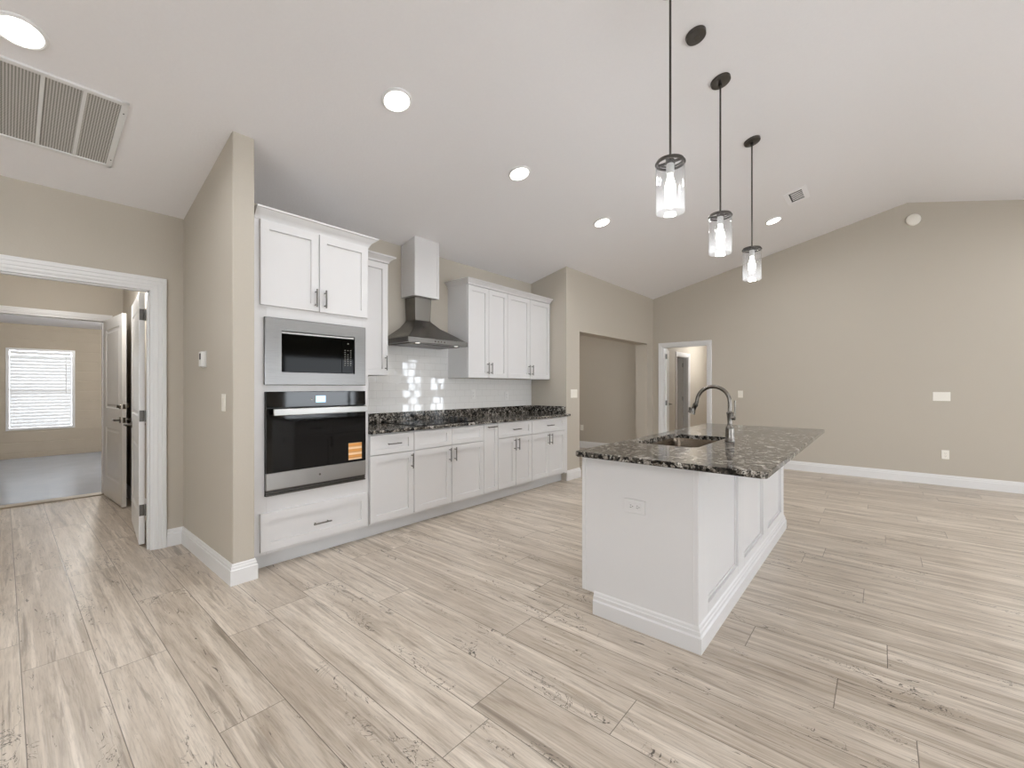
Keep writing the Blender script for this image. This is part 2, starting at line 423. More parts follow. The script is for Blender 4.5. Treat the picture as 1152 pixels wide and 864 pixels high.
# right-hand wall (behind the camera's right shoulder) with two glazed openings
R1 = (.4, 3.2, .08, 2.15); R2 = (4.6, 6.6, .7, 2.1)
m = MB(); yr0, yr1 = Y0-T, Y0
for a, b in ((X0-T, R1[0]), (R1[1], R2[0]), (R2[1], XF)): m.box(a, b, yr0, yr1, 0, cz(Y0)+.05)
for W in (R1, R2): m.box(W[0], W[1], yr0, yr1, W[3], cz(Y0)+.05); m.box(W[0], W[1], yr0, yr1, 0, W[2])
struct(m.build('wall_right', M['wall']), 'tan wall with tall glazing facing the kitchen', 'wall')
RW = (-2.6, .6, .1, 2.15)
m = MB(); gable(m, X0-T, X0, Y0-T, RW[0]); gable(m, X0-T, X0, RW[1], YL+T); gable(m, X0-T, X0, RW[0], RW[1], RW[3]); m.box(X0-T, X0, RW[0], RW[1], 0, RW[2])
struct(m.build('wall_rear', M['wall']), 'tan wall behind the viewer', 'wall')
# corridor behind the square opening
struct(MB().box(5.0, XF, YC+.22, 6.1, 2.46, 2.56).build('ceiling_corridor', M['ceil']), 'flat white ceiling of the corridor', 'ceiling')
struct(MB().box(5.0, XF, 6.0, 6.1, 0, 2.46).build('wall_corridor_back', M['wall']), 'tan wall closing the corridor', 'wall')
struct(MB().box(4.98, 5.08, YK+T, 6.0, 0, 2.46).build('wall_corridor_side', M['wall']), 'tan side wall of the corridor', 'wall')
# hall room behind the left doorway
struct(MB().box(.953, 1.07, YL+T, 7.03, 0, 2.5).build('wall_hall_right', M['wall']), 'tan wall behind the two open doors', 'wall')
struct(MB().box(-2.1, -2.0, YL+T, 7.03, 0, 2.5).build('wall_hall_left', M['wall']), 'tan wall of the hall out of view', 'wall')
struct(MB().box(-2.1, 1.07, YL+T, 7.15, 2.5, 2.6).build('ceiling_hall', M['ceil']), 'flat white ceiling of the hall', 'ceiling')
GX0, GX1, GZ = -.14, .80, 2.08
m = MB().box(-3.1, GX0, 7.03, 7.15, -.1, 2.5).box(GX1, 3.1, 7.03, 7.15, -.1, 2.5).box(GX0, GX1, 7.03, 7.15, GZ, 2.5)
struct(m.build('wall_hall_back', M['wall']), 'tan wall with the second doorway', 'wall')
struct(MB().box(GX0, GX1, 7.02, 7.17, -.1, .015).build('trim_1', M['threshold'], bevel=.004), 'tan threshold strip in the second doorway', 'threshold')
# room beyond (block walls, window)
GW = (.04, .975, .44, 2.03); YG = 12.7
m = MB().box(-3.1, GW[0], YG, YG+.12, -.1, 2.5).box(GW[1], 3.1, YG, YG+.12, -.1, 2.5).box(GW[0], GW[1], YG, YG+.12, -.1, GW[2]).box(GW[0], GW[1], YG, YG+.12, GW[3], 2.5)
struct(m.build('wall_garage_back', M['block']), 'tan painted block wall with a blind covered window', 'wall')
struct(MB().box(3.0, 3.1, 7.15, YG, -.1, 2.5).box(-3.1, -3.0, 7.15, YG, -.1, 2.5).build('wall_garage_side', M['block']), 'tan block side walls of the room beyond', 'wall')
struct(MB().box(-3.1, 3.1, 7.15, YG+.12, 2.5, 2.6).build('ceiling_garage', M['ceil']), 'white ceiling of the room beyond', 'ceiling')
# bedroom behind the far door
BY = 3.5
m = MB().box(XF+T, 9.81, BY, BY+.12, 0, 2.5).box(10.60, 12.6, BY, BY+.12, 0, 2.5).box(9.81, 10.60, BY, BY+.12, 2.0, 2.5)
struct(m.build('wall_bedroom_left', M['wall']), 'tan wall with a cased door seen through the far doorway', 'wall')
struct(MB().box(12.5, 12.6, -.5, 5.4, 0, 2.5).build('wall_bedroom_back', M['wall']), 'tan end wall of the room behind the far doorway', 'wall')
struct(MB().box(XF+T, 12.5, -.5, -.4, 0, 2.5).build('wall_bedroom_right', M['wall']), 'tan side wall behind the far wall', 'wall')
struct(MB().box(XF+T, 12.6, 5.3, 5.4, 0, 2.5).build('wall_closet', M['wall']), 'tan back wall of the closet', 'wall')
struct(MB().box(XF+T, 12.6, -.5, 5.4, 2.5, 2.6).build('ceiling_bedroom', M['ceil']), 'white ceiling behind the far doorway', 'ceiling')

# -------- baseboards
def bprof(t=.016, h=.137):
    return [(0,0),(t,0),(t,h*.70),(t*.72,h*.73),(t*.72,h*.84),(t*.45,h*.88),(t*.45,h*.95),(t*.2,h),(0,h)]
def sweep(m, pr, path):
    """profile pr [(out, z)] along a floor path; the room lies on the right-hand side of travel; corners mitred"""
    n = len(pr); P = [Vector(p) for p in path]; vs = []; fs = []
    N = []
    for a, b in zip(P[:-1], P[1:]):
        d = (b - a).normalized(); N.append(Vector((d.y, -d.x)))
    for i, p in enumerate(P):
        if i == 0: o = N[0]
        elif i == len(P)-1: o = N[-1]
        else: o = (N[i-1] + N[i]) / (1 + N[i-1].dot(N[i]))
        for d, z_ in pr: vs.append((p.x + o.x*d, p.y + o.y*d, z_))
    for i in range(len(P)-1):
        for k in range(n): fs.append((i*n+k, i*n+(k+1) % n, (i+1)*n+(k+1) % n, (i+1)*n+k))
    fs.append(list(range(n))); fs.append([(len(P)-1)*n+k for k in range(n)])
    m.add(vs, fs)
def baseboard(name, paths, label):
    m = MB()
    for p in paths: sweep(m, bprof(), p)
    return struct(m.build(name, M['trim'], smooth=20), label, 'baseboard')
baseboard('baseboard_left', [[(.855, YL), (.965, YL), (.965, 3.195), (1.095, 3.195), (1.095, 3.255)], [(X0, YL), (OX0-.086, YL)]], 'white baseboard beside the left doorway and around the wall stub')
baseboard('baseboard_corridor', [[(4.987, YC), (CX0, YC), (CX0, YC+.22)], [(CX1, YC+.22), (CX1, YC), (XF, YC), (XF, 3.164)]], 'white baseboard under the corridor opening wall')
baseboard('baseboard_far', [[(XF, 2.226), (XF, W1[1]+.1)], [(XF, 6.0), (XF, YC+.22)]], 'white baseboard along the far wall')
baseboard('baseboard_hall', [[(.862, 7.03), (.953, 7.03), (.953, YL+T)]], 'white baseboard in the hall behind the doors')
baseboard('baseboard_corridor_back', [[(5.08, 6.0), (XF, 6.0)]], 'white baseboard at the corridor end')
baseboard('baseboard_bedroom', [[(XF+T, BY), (9.74, BY)], [(10.67, BY), (12.5, BY), (12.5, -.4)]], 'white baseboard behind the far doorway')

# -------- door casings (stepped profile) + jambs
def casing_prof(wd):
    return [(0,0),(0,.010),(wd*.12,.013),(wd*.30,.013),(wd*.34,.017),(wd*.62,.017),(wd*.66,.021),(wd*.94,.021),(wd,.016),(wd,0)]
def casing(m, a0, a1, zt, wd, F):
    """mitred casing round an opening a0..a1, height zt; F(u,z,w) -> xyz"""
    path = [(a0, 0.0, -1, 0), (a0, zt, -1, 1), (a1, zt, 1, 1), (a1, 0.0, 1, 0)]
    pr = casing_prof(wd); n = len(pr); vs = []; fs = []
    for u, z, du, dz in path:
        for d, w_ in pr: vs.append(F(u + du*d, z + dz*d, w_))
    for i in range(3):
        for k in range(n): fs.append((i*n+k, i*n+(k+1) % n, (i+1)*n+(k+1) % n, (i+1)*n+k))
    fs.append(list(range(n))); fs.append([3*n+k for k in range(n)][::-1])
    m.add(vs, fs)
def jamb(m, a0, a1, zt, d, F, t=.018, stop=None):
    """jamb lining inside the opening, depth 0..d behind the face"""
    def bx(u0, u1, z0, z1, w0, w1):
        c = [F(u,z,w_) for w_ in (w0,w1) for (u,z) in ((u0,z0),(u1,z0),(u1,z1),(u0,z1))]
        m.add(c, [(0,1,2,3),(4,7,6,5),(0,4,5,1),(1,5,6,2),(2,6,7,3),(3,7,4,0)])
    bx(a0, a0+t, 0, zt, .002, -d-.002); bx(a1-t, a1, 0, zt, .002, -d-.002); bx(a0+t, a1-t, zt-t, zt, .002, -d-.002)
    if stop:
        s0, s1 = stop
        bx(a0+t, a0+t+.011, 0, zt-t, -s0, -s1); bx(a1-t-.011, a1-t, 0, zt-t, -s0, -s1); bx(a0+t, a1-t, zt-t-.011, zt-t, -s0, -s1)
F_left = lambda u, z, w_: (u, YL - w_, z)
F_left2 = lambda u, z, w_: (u, YL + T + w_, z)
m = MB(); casing(m, OX0, OX1, OZ, .085, F_left); casing(m, OX0, OX1, OZ, .085, F_left2); jamb(m, OX0, OX1, OZ, T, F_left, stop=(.03, .07))
struct(m.build('trim_2', M['trim'], smooth=15), 'stepped white casing around the left doorway', 'door casing')
F_g = lambda u, z, w_: (u, 7.03 - w_, z)
m = MB(); casing(m, GX0, GX1, GZ, .056, F_g); jamb(m, GX0, GX1, GZ, T, F_g, stop=(.05, .09))
struct(m.build('trim_3', M['trim'], smooth=15), 'narrow white casing around the second doorway', 'door casing')
F_f = lambda u, z, w_: (XF - w_, u, z)
m = MB(); casing(m, DY0, DY1, DZ, .063, F_f); jamb(m, DY0, DY1, DZ, T, F_f, stop=(.03, .07))
struct(m.build('trim_4', M['trim'], smooth=15), 'white casing around the far doorway', 'door casing')
F_b = lambda u, z, w_: (u, BY - w_, z)
m = MB(); casing(m, 9.81, 10.60, 2.0, .07, F_b); jamb(m, 9.81, 10.60, 2.0, T, F_b, stop=(.03, .06))
struct(m.build('trim_5', M['trim'], smooth=15), 'white casing of the inner door seen through the far doorway', 'door casing')

# -------- doors: two-panel leaves
def panel_face(s, u0, u1, v0, v1, w0, out):
    pass
def make_door(name, hinge, width, height, ang, label, swing=1, deadbolt=False, hz=(1.867, 1.048, .287), lever=.93, z0=.012, back=False):
    """leaf local: u from hinge 0..width along +X, thickness y 0..0.035 (swing side)"""
    t = .036
    root = bpy.data.objects.new(name, None); root.location = (hinge[0], hinge[1], 0); root.rotation_euler = (0,0,ang); link(root)
    struct(root, label, 'door')
    m = MB()
    st = .115
    rows = [(z0, .24), (.82, 1.04), (height-.12, height)]   # rails
    m.box(0, st, 0, t, z0, height); m.box(width-st, width, 0, t, z0, height)
    for a, b in rows: m.box(st, width-st, 0, t, a, b)
    for a, b in ((.24, .82), (1.04, height-.12)):
        # recessed field with a sloped moulding on both faces
        for sgn, face in ((1, 0), (-1, t)):
            d = .009*sgn
            o_ = [(st,face,a),(width-st,face,a),(width-st,face,b),(st,face,b)]
            i_ = [(st+.012,face+d,a+.012),(width-st-.012,face+d,a+.012),(width-st-.012,face+d,b-.012),(st+.012,face+d,b-.012)]
            i2 = [(st+.030,face+d,a+.030),(width-st-.030,face+d,a+.030),(width-st-.030,face+d,b-.030),(st+.030,face+d,b-.030)]
            i3 = [(st+.045,face+d*.3,a+.045),(width-st-.045,face+d*.3,a+.045),(width-st-.045,face+d*.3,b-.045),(st+.045,face+d*.3,b-.045)]
            vs = o_ + i_ + i2 + i3; fs = []
            for r_ in range(3):
                for k in range(4): fs.append((r_*4+k, r_*4+(k+1) % 4, r_*4+4+(k+1) % 4, r_*4+4+k))
            fs.append((12,13,14,15)); m.add(vs, fs)
    lf = m.build('door_leaf', M['door'], root, world=False, smooth=20)
    for zc in hz:
        h = MB(); h.box(-.002, .0005, .003, t-.002, zc-.045, zc+.045); yb = t+.005 if back else -.005; h.cyl((-.006, yb, zc-.047), (-.006, yb, zc+.047), .0065, n=10)
        for kz in (-.03, 0, .03): h.cyl((-.0035, t*.5, zc+kz), (-.001, t*.5, zc+kz), .0035, n=8)
        h.build('hinge', M['hinge'], root, world=False)
    ux = width - .07
    hd = MB()
    for sgn, fy in ((-1, 0), (1, t)):
        hd.cyl((ux, fy, lever), (ux, fy+sgn*.008, lever), .031, n=24)
        hd.cyl((ux, fy+sgn*.008, lever), (ux, fy+sgn*.05, lever), .011, n=14)
        hd.tube([(ux+.008, fy+sgn*.05, lever), (ux-.05, fy+sgn*.052, lever+.002), (ux-.112, fy+sgn*.046, lever-.001)], [.0105, .009, .007], n=12)
    hd.build('door_handle', M['nickel'], root, world=False)
    lp = MB().box(width-.0005, width+.002, .006, t-.006, lever-.028, lever+.028).box(width, width+.008, .012, t-.012, lever-.009, lever+.009)
    lp.build('latch_plate', M['nickel'], root, world=False)
    if deadbolt:
        db = MB(); zd = lever + .145
        for sgn, fy in ((-1, 0), (1, t)):
            db.cyl((ux, fy, zd), (ux, fy+sgn*.012, zd), .028, .024, n=24); db.box(ux-.004, ux+.004, *(sorted((fy+sgn*.012, fy+sgn*.030))), zd-.016, zd+.016)
        db.box(width-.0005, width+.002, .006, t-.006, zd-.026, zd+.026)
        db.build('deadbolt', M['nickel'], root, world=False)
    return root
# second-doorway leaf swung back into the hall (A) and the left-doorway leaf (B)
make_door('door_1', (.778, 7.0), .905, 2.062, R(-87.5), 'white two-panel door with deadbolt, swung open before the far room', deadbolt=True, lever=.93, back=True)
make_door('door_2', (.748, 4.545), .88, 2.045, R(84.6), 'white panel door nearest the left doorway jamb, seen nearly edge-on')
make_door('door_3', (8.07, 3.06), .80, 2.01, R(17.5), 'white door swung open behind the far doorway', hz=(1.85, .98, .25))
make_door('door_4', (10.575, 3.63), .76, 1.98, R(100), 'white inner door ajar, seen through the far doorway', hz=(1.8, 1.0, .25))

# -------- windows
def window(name, F, u0, u1, z0, z1, label, sash=True, fr=.045, dep=.07, thick=.02, mull=None):
    """F(u, z, w) w = depth outward from inner wall face"""
    root = bpy.data.objects.new(name, None); root.location = F(u0, z0, 0); link(root); struct(root, label, 'window')
    m = MB().at(lambda u, w_, z: F(u, z, w_))
    m.box(u0, u0+fr, -.012, dep, z0, z1).box(u1-fr, u1, -.012, dep, z0, z1).box(u0+fr, u1-fr, -.012, dep, z0, z0+fr).box(u0+fr, u1-fr, -.012, dep, z1-fr, z1)
    if sash: zm = (z0+z1)/2; m.box(u0+fr, u1-fr, .03, dep, zm-.022, zm+.022)
    if mull:
        for q in mull: m.box(q-.035, q+.035, .01, dep, z0+fr, z1-fr)
    m.build('window_frame', M['trim'], root, bevel=.002)
    MB().at(lambda u, w_, z: F(u, z, w_)).box(u0+fr, u1-fr, dep-.012, dep-.006, z0+fr, z1-fr).build('pane', M['pane'], root)
    return root
Fg = lambda u, z, w_: (u, YG + w_, z)
window('window_1', Fg, GW[0], GW[1], GW[2], GW[3], 'white framed sash window in the room beyond')
bl = thing('window_blind', 'white horizontal slat blind hanging in the window of the room beyond', 'blind', (.5, YG, 1.9))
m = MB(); z = GW[2] + .10
while z < GW[3] - .12:
    m.prism([(YG+.000, z-.038), (YG+.0025, z-.038), (YG+.026, z+.038), (YG+.0235, z+.038)], GW[0]+.048, GW[1]-.048, 'x'); z += .063
m.build('slats', M['blind'], bl)
MB().box(GW[0]+.055, GW[1]-.055, YG-.012, YG+.032, GW[3]-.115, GW[3]-.055).build('headrail', M['blind'], bl, bevel=.003)
MB().box(GW[0]+.058, GW[1]-.058, YG+.002, YG+.028, GW[2]+.05, GW[2]+.068).build('bottom_rail', M['blind'], bl, bevel=.003)
MB().cyl((GW[1]-.13, YG-.016, GW[3]-.1), (GW[1]-.13, YG-.016, 1.15), .004, n=8).build('wand', M['white_plastic'], bl)
Fr = lambda u, z, w_: (u, Y0 - w_, z)
window('window_2', Fr, *R1, 'wide glazed patio door in the right wall', sash=False, mull=[1.8], fr=.06)
window('window_3', Fr, *R2, 'window in the right wall', sash=True)
Ff = lambda u, z, w_: (XF + w_, u, z)
window('window_4', Ff, *W1, 'tall glazed door in the far wall out of view', sash=False, fr=.06, mull=[-3.0])
window('window_5', Ff, *W2, 'narrow window in the far wall out of view', sash=True)
Fb = lambda u, z, w_: (X0 - w_, u, z)
window('window_6', Fb, *RW, 'wide window in the rear wall', sash=False, mull=[-1.0], fr=.06)
def port(W, kind):
    a = (W[0]+W[1])/2; zc = (W[2]+W[3])/2; sx = W[1]-W[0]; sy = W[3]-W[2]
    if kind == 'right': portal((a, Y0-.11, zc), (R(90), 0, R(180)), sx, sy)     # looks towards +Y
    if kind == 'far': portal((XF+.11, a, zc), (R(90), 0, R(-90)+PI*2), sx, sy)
    if kind == 'rear': portal((X0-.11, a, zc), (R(90), 0, R(90)), sx, sy)
    if kind == 'garage': portal((a, YG+.11, zc), (R(90), 0, 0), sx, sy)
for W, k in ((R1,'right'),(R2,'right'),(W1,'far'),(W2,'far'),(RW,'rear'),(GW,'garage')): port(W, k)

# ------------------------------------------------------------------ lights in the ceiling
TILT = math.atan(SL)
def on_ceiling(name, x, y, label, cat, group=None, drop=0):
    return thing(name, label, cat, (x, y, cz(y)-drop), (-TILT if y > YR else TILT, 0, 0), group)
def lamp_light(parent, power, size=.13, spread=165, z=-.018):
    l = bpy.data.lights.new('lamp_light', 'AREA'); l.shape = 'DISK'; l.size = size; l.energy = power; l.spread = R(spread); l.color = (.95, .975, 1)
    o = bpy.data.objects.new('lamp_light', l); o.parent = parent; o.location = (0,0,z); link(o); return o
first = None
spots = [(1.653, 2.385, 'round recessed ceiling light nearest the viewer, above the tall oven cabinet'),
         (2.906, 2.39, 'round recessed ceiling light, second of the row, above the range hood'),
         (4.372, 2.392, 'round recessed ceiling light, third of the row, nearest the corridor wall'),
         (6.518, 1.071, 'foreshortened round recessed light beside the small black vent'),
         (.053, 3.10, 'recessed ceiling light at the top left, above the large return grille')]
hidden = [(1.6, -2.2), (4.4, -2.2), (6.9, -2.2), (-1.6, 2.4), (-1.6, -2.2)]
for i, s_ in enumerate(spots + [(x, y, None) for x, y in hidden]):
    x, y, lb = s_
    t = on_ceiling('recessed_light', x, y, lb or 'recessed ceiling light behind the viewer', 'ceiling light', 'recessed lights out of view' if lb is None else None)
    lamp_light(t, LAMP_W)
    if first is None:
        MB().lathe([(.082, -.001), (.098, -.001), (.098, -.006), (.088, -.013), (.080, -.010)], n=40, closed=True).build('trim_ring', M['trim'], t, world=False)
        MB().lathe([(.0, -.009), (.081, -.009), (.081, -.004), (0, -.004)], n=40).build('lens', M['lens'], t, world=False)
        first = t
    else:
        for ch in first.children:
            if ch.type == 'MESH': c = ch.copy(); link(c); c.parent = t

# lamps of the side rooms modelled as ceiling fixtures; the garage one is an added fill
def flush(name, loc, label, p, col=(1,.985,.955)):
    t = thing(name, label, 'ceiling light', loc)
    MB().lathe([(0,0),(.15,0),(.155,-.02),(.15,-.025)], n=32).build('base', M['nickel'], t, world=False)
    MB().lathe([(.145,-.02),(.13,-.07),(.08,-.10),(0,-.112)], n=32).build('diffuser', M['lens'], t, world=False)
    l = bpy.data.lights.new('lamp_light', 'POINT'); l.shadow_soft_size = .09; l.energy = p; l.color = col
    o = bpy.data.objects.new('lamp_light', l); o.parent = t; o.location = (0, 0, -.23); link(o)
flush('flush_ceiling_light', (.45, 5.6, 2.5), 'round ceiling light in the hall behind the left doorway', 27)
flush('flush_ceiling_light', (10.9, 2.5, 2.5), 'round ceiling light in the room behind the far doorway', 60)
flush('flush_ceiling_light', (6.2, 4.9, 2.46), 'round ceiling light in the corridor', 16)
flush('flush_ceiling_light', (1.2, 10.0, 2.5), 'unseen round ceiling light added to brighten the room with the blind', 120)  # unseen lamp, added so that the garage and its window frame look lit

# ------------------------------------------------------------------ shaker cabinets
FK = lambda u, v, w_: (u, 3.27 - w_, v)        # fronts of the kitchen run: face plane y=3.27, towards the viewer
def pull(parent, F, u, v, L=.135, vert=True, so=.032):
    m = MB(); h = L/2; q = .048
    a, b = ((u, v-h), (u, v+h)) if vert else ((u-h, v), (u+h, v))
    m.cyl(F(a[0], a[1], .02+so), F(b[0], b[1], .02+so), .0058, n=12)
    for s_ in (-q, q):
        c = (u, v+s_) if vert else (u+s_, v)
        m.cyl(F(c[0], c[1], .0195), F(c[0], c[1], .02+so), .0045, n=10)
    m.build('handle', M['handle'], parent)
G = .003
def front(parent, name, F, u0, u1, v0, v1, rail=.057, hd=None, railh=None):
    m = MB().at(F); m.shaker(u0+G, u1-G, v0+G, v1-G, rail=rail, railh=railh)
    o = m.build(name, M['cab'], parent, smooth=12)
    if hd: pull(o, F, hd[0], hd[1], vert=hd[2], L=hd[3] if len(hd) > 3 else .135)
    return o

def crown(mb, x0, x1, yf, zb, zt, proj, left=None, right=None, ret_y=3.88):
    """cove crown moulding along the front x0..x1 with optional returns on either side; mitred"""
    prof = [(0, zb), (.006, zb), (.008, zb+.012), (proj*.35, zb+(zt-zb)*.45), (proj*.78, zb+(zt-zb)*.72), (proj*.85, zt-.014), (proj, zt-.012), (proj, zt), (0, zt)]
    n = len(prof); rows = []
    if left: rows.append([(x0-d, ret_y, z_) for d, z_ in prof])
    rows.append([(x0-(d if left else 0), yf-d, z_) for d, z_ in prof])
    rows.append([(x1+(d if right else 0), yf-d, z_) for d, z_ in prof])
    if right: rows.append([(x1+d, right if right is not True else ret_y, z_) for d, z_ in prof])
    vs = [p for r_ in rows for p in r_]; fs = []
    for i in range(len(rows)-1):
        for k in range(n): fs.append((i*n+k, i*n+(k+1) % n, (i+1)*n+(k+1) % n, (i+1)*n+k))
    fs.append(list(range(n))); fs.append([(len(rows)-1)*n+k for k in range(n)])
    mb.add(vs, fs)

# tall oven cabinet ------------------------------------------------
TX0, TX1 = 1.118, 1.984
tc_ = thing('oven_cabinet', 'tall white shaker cabinet housing the microwave and wall oven', 'cabinet', (1.55, 3.58, 0))
m = MB()
m.box(TX0, TX0+.018, 3.29, 3.875, .114, 2.446); m.box(TX1-.018, TX1, 3.29, 3.875, .114, 2.446)
m.box(TX0, TX1, 3.857, 3.875, .114, 2.446); m.box(TX0, TX1, 3.29, 3.875, 2.428, 2.446); m.box(TX0, TX1, 3.29, 3.875, .114, .132)
for zz in (1.262, .49): m.box(TX0+.018, TX1-.018, 3.29, 3.857, zz, zz+.018)
# face frame with the two appliance openings
IX0, IX1 = 1.195, 1.931
m.box(TX0, IX0, 3.27, 3.29, .114, 2.446); m.box(IX1, TX1, 3.27, 3.29, .114, 2.446)
for a, b in ((1.755, 2.446), (1.242, 1.305), (.114, .520)): m.box(IX0, IX1, 3.27, 3.29, a, b)
m.build('body', M['cab'], tc_, bevel=.001)
front(tc_, 'door', FK, 1.148, 1.561, 1.850, 2.444, hd=(1.530, 1.95, True))
front(tc_, 'door', FK, 1.561, 1.974, 1.850, 2.444, hd=(1.601, 1.95, True))
front(tc_, 'drawer', FK, 1.148, 1.974, .134, .408, hd=(1.575, .256, False))
m = MB(); crown(m, TX0, TX1, 3.27, 2.444, 2.522, .062, right=3.53); m.box(TX0, TX1, 3.27, 3.875, 2.444, 2.50)
m.build('crown_moulding', M['cab'], tc_, smooth=25)
MB().box(1.102, TX0, 3.262, 3.282, .114, 2.444).build('filler_strip', M['cab'], tc_)

# microwave ---------------------------------------------------------
FA = lambda u, v, w_: (u, 3.27 - w_, v)
mw = thing('microwave', 'built-in microwave with wide stainless trim kit above the wall oven', 'microwave', (1.56, 3.45, 1.31))
m = MB().at(FA)
A0, A1, B0, B1 = 1.178, 1.948, 1.296, 1.772; a0, a1, b0, b1 = 1.287, 1.851, 1.388, 1.683
tr = .024
rings = [[(A0,B0,0),(A1,B0,0),(A1,B1,0),(A0,B1,0)], [(A0,B0,tr-.003),(A1,B0,tr-.003),(A1,B1,tr-.003),(A0,B1,tr-.003)],
         [(A0+.004,B0+.004,tr),(A1-.004,B0+.004,tr),(A1-.004,B1-.004,tr),(A0+.004,B1-.004,tr)],
         [(a0,b0,tr),(a1,b0,tr),(a1,b1,tr),(a0,b1,tr)], [(a0,b0,0),(a1,b0,0),(a1,b1,0),(a0,b1,0)]]
vs = [p for r_ in rings for p in r_]; fs = []
for i in range(5):
    for k in range(4): j = (i+1) % 5; fs.append((i*4+k, i*4+(k+1) % 4, j*4+(k+1) % 4, j*4+k))
m.add(vs, fs).build('trim_kit', M['steel'], mw, smooth=20)
MB().at(FA).box(a0+.003, a1-.003, b0+.003, b1-.003, -.3, .004).build('oven_body', M['black'], mw)
MB().at(FA).box(a0+.004, 1.744, b0+.004, b1-.020, .004, .014).build('door_glass', M['blackglass'], mw, bevel=.001)
cp = MB().at(FA).box(1.747, a1-.004, b0+.004, b1-.020, .004, .014).build('control_panel', M['blackglass'], mw, bevel=.001)
MB().at(FA).box(a0+.004, a1-.004, b1-.017, b1-.005, .004, .020).build('handle_strip', M['bright_steel'], mw, bevel=.002)
m = MB().at(FA)
for r_ in range(8):
    for c_ in range(3):
        x = 1.772 + c_*.024; zz = 1.455 + r_*.017
        if r_ in (6, 5) and c_ == 1 and r_ == 6: continue
        m.box(x-.005, x+.005, zz-.0022, zz+.0022, .014, .0146)
m.build('keypad', M['marking'], cp)
MB().at(FA).cyl((1.797, 1.628, .014), (1.797, 1.628, .0148), .006, n=16).build('badge', M['marking'], cp)

# wall oven ----------------------------------------------------------
wo = thing('built_in_oven', 'black glass wall oven with stainless bar handle below the microwave', 'oven', (1.56, 3.45, .52))
O0, O1 = 1.182, 1.946
MB().at(FA).box(O0, O1, .518, 1.250, -.02, .006).box(1.21, 1.916, .525, 1.235, -.5, -.02).build('oven_body', M['black'], wo)
cpn = MB().at(FA).box(O0+.002, O1-.002, 1.137, 1.249, .006, .026).build('control_panel', M['ovenglass'], wo, bevel=.002)
MB().at(FA).box(1.532, 1.606, 1.167, 1.217, .026, .0268).build('display', M['display'], cpn)
MB().at(FA).cyl((1.497, 1.192, .026), (1.497, 1.192, .0266), .006, n=14).build('touch_mark', M['marking'], cpn)
dr = MB().at(FA).box(O0+.002, O1-.002, .680, 1.133, .006, .030)  .build('door', M['ovenglass'], wo, bevel=.002)
MB().at(FA).box(O0+.002, O1-.002, .562, .678, .006, .031).build('lower_panel', M['panel_steel'], wo, bevel=.002)
MB().at(FA).cyl((1.560, .622, .031), (1.560, .622, .0318), .008, n=20).build('badge', M['hinge'], wo)
m = MB().at(FA); m.box(O0+.002, O1-.002, .520, .530, .004, .028); m.box(O0+.002, O1-.002, .537, .545, .004, .026); m.box(O0+.002, O1-.002, .552, .559, .004, .026)
m.build('vent_louvres', M['hinge'], wo)
hb = MB().at(FA); hb.box(1.214, 1.928, 1.082, 1.130, .062, .082)
hb.box(1.24, 1.27, 1.092, 1.120, .026, .064).box(1.872, 1.902, 1.092, 1.120, .026, .064)
hb.build('bar_handle', M['bright_steel'], wo, bevel=.004)
stk = MB().at(FA).box(1.792, 1.908, .698, .832, .030, .0308).build('sticker', M['sticker'], wo); stk['label'] = 'orange striped paper label'

# base cabinets --------------------------------------------------------
def base_cab(label, x0, x1, spec, group=None):
    t = thing('base_cabinet', label, 'cabinet', ((x0+x1)/2, 3.58, 0))
    m = MB(); s_ = .018
    m.box(x0, x0+s_, 3.272, 3.875, .114, .884); m.box(x1-s_, x1, 3.272, 3.875, .114, .884)
    m.box(x0+s_, x1-s_, 3.272, 3.875, .114, .132); m.box(x0+s_, x1-s_, 3.857, 3.875, .132, .884)
    m.box(x0+s_, x1-s_, 3.272, 3.29, .70, .72); m.box(x0+s_, x1-s_, 3.272, 3.29, .866, .884)
    m.build('body', M['cab'], t)
    for kind, u0, u1, v0, v1, hd in spec:
        small = (v1 - v0) < .2
        front(t, kind, FK, u0, u1, v0, v1, rail=.057 if (u1-u0) > .25 else .045, railh=.042 if small else None, hd=hd)
    return t
ZT, ZD = .876, .703
base_cab('white base cabinet with one drawer over one door, beside the tall oven cabinet', 1.988, 2.440,
         [('drawer', 1.990, 2.440, ZD, ZT, (2.215, .79, False)), ('door', 1.990, 2.440, .132, ZD, (2.408, .615, True))])
base_cab('wide white base cabinet under the cooktop, two doors below two blank fronts', 2.440, 3.352,
         [('drawer_front', 2.440, 2.896, ZD, ZT, None), ('drawer_front', 2.896, 3.352, ZD, ZT, None),
          ('door', 2.440, 2.896, .132, ZD, (2.862, .615, True)), ('door', 2.896, 3.352, .132, ZD, (2.932, .615, True))])
base_cab('narrow white pull-out base cabinet with one tall front', 3.352, 3.582,
         [('door', 3.352, 3.582, .132, ZT, (3.468, .845, False))])
base_cab('white base cabinet, drawer over two doors, right of the narrow pull-out', 3.582, 4.198,
         [('drawer', 3.582, 4.198, ZD, ZT, (3.89, .79, False)), ('door', 3.582, 3.890, .132, ZD, (3.858, .615, True)), ('door', 3.890, 4.198, .132, ZD, (3.922, .615, True))])
bc = base_cab('white base cabinet, drawer over two doors, last of the run at the corridor wall', 4.198, 4.945,
         [('drawer', 4.198, 4.920, ZD, ZT, (4.56, .79, False)), ('door', 4.198, 4.559, .132, ZD, (4.527, .615, True)), ('door', 4.559, 4.920, .132, ZD, (4.591, .615, True))])
MB().box(4.921, 4.979, 3.252, 3.290, .114, .884).build('filler_strip', M['cab'], bc)
tk = MB().box(1.102, 4.975, 3.345, 3.363, .001, .113).build('toe_kick', M['toe'])
props(tk, 'long pale toe kick board under the kitchen cabinets', 'toe kick')

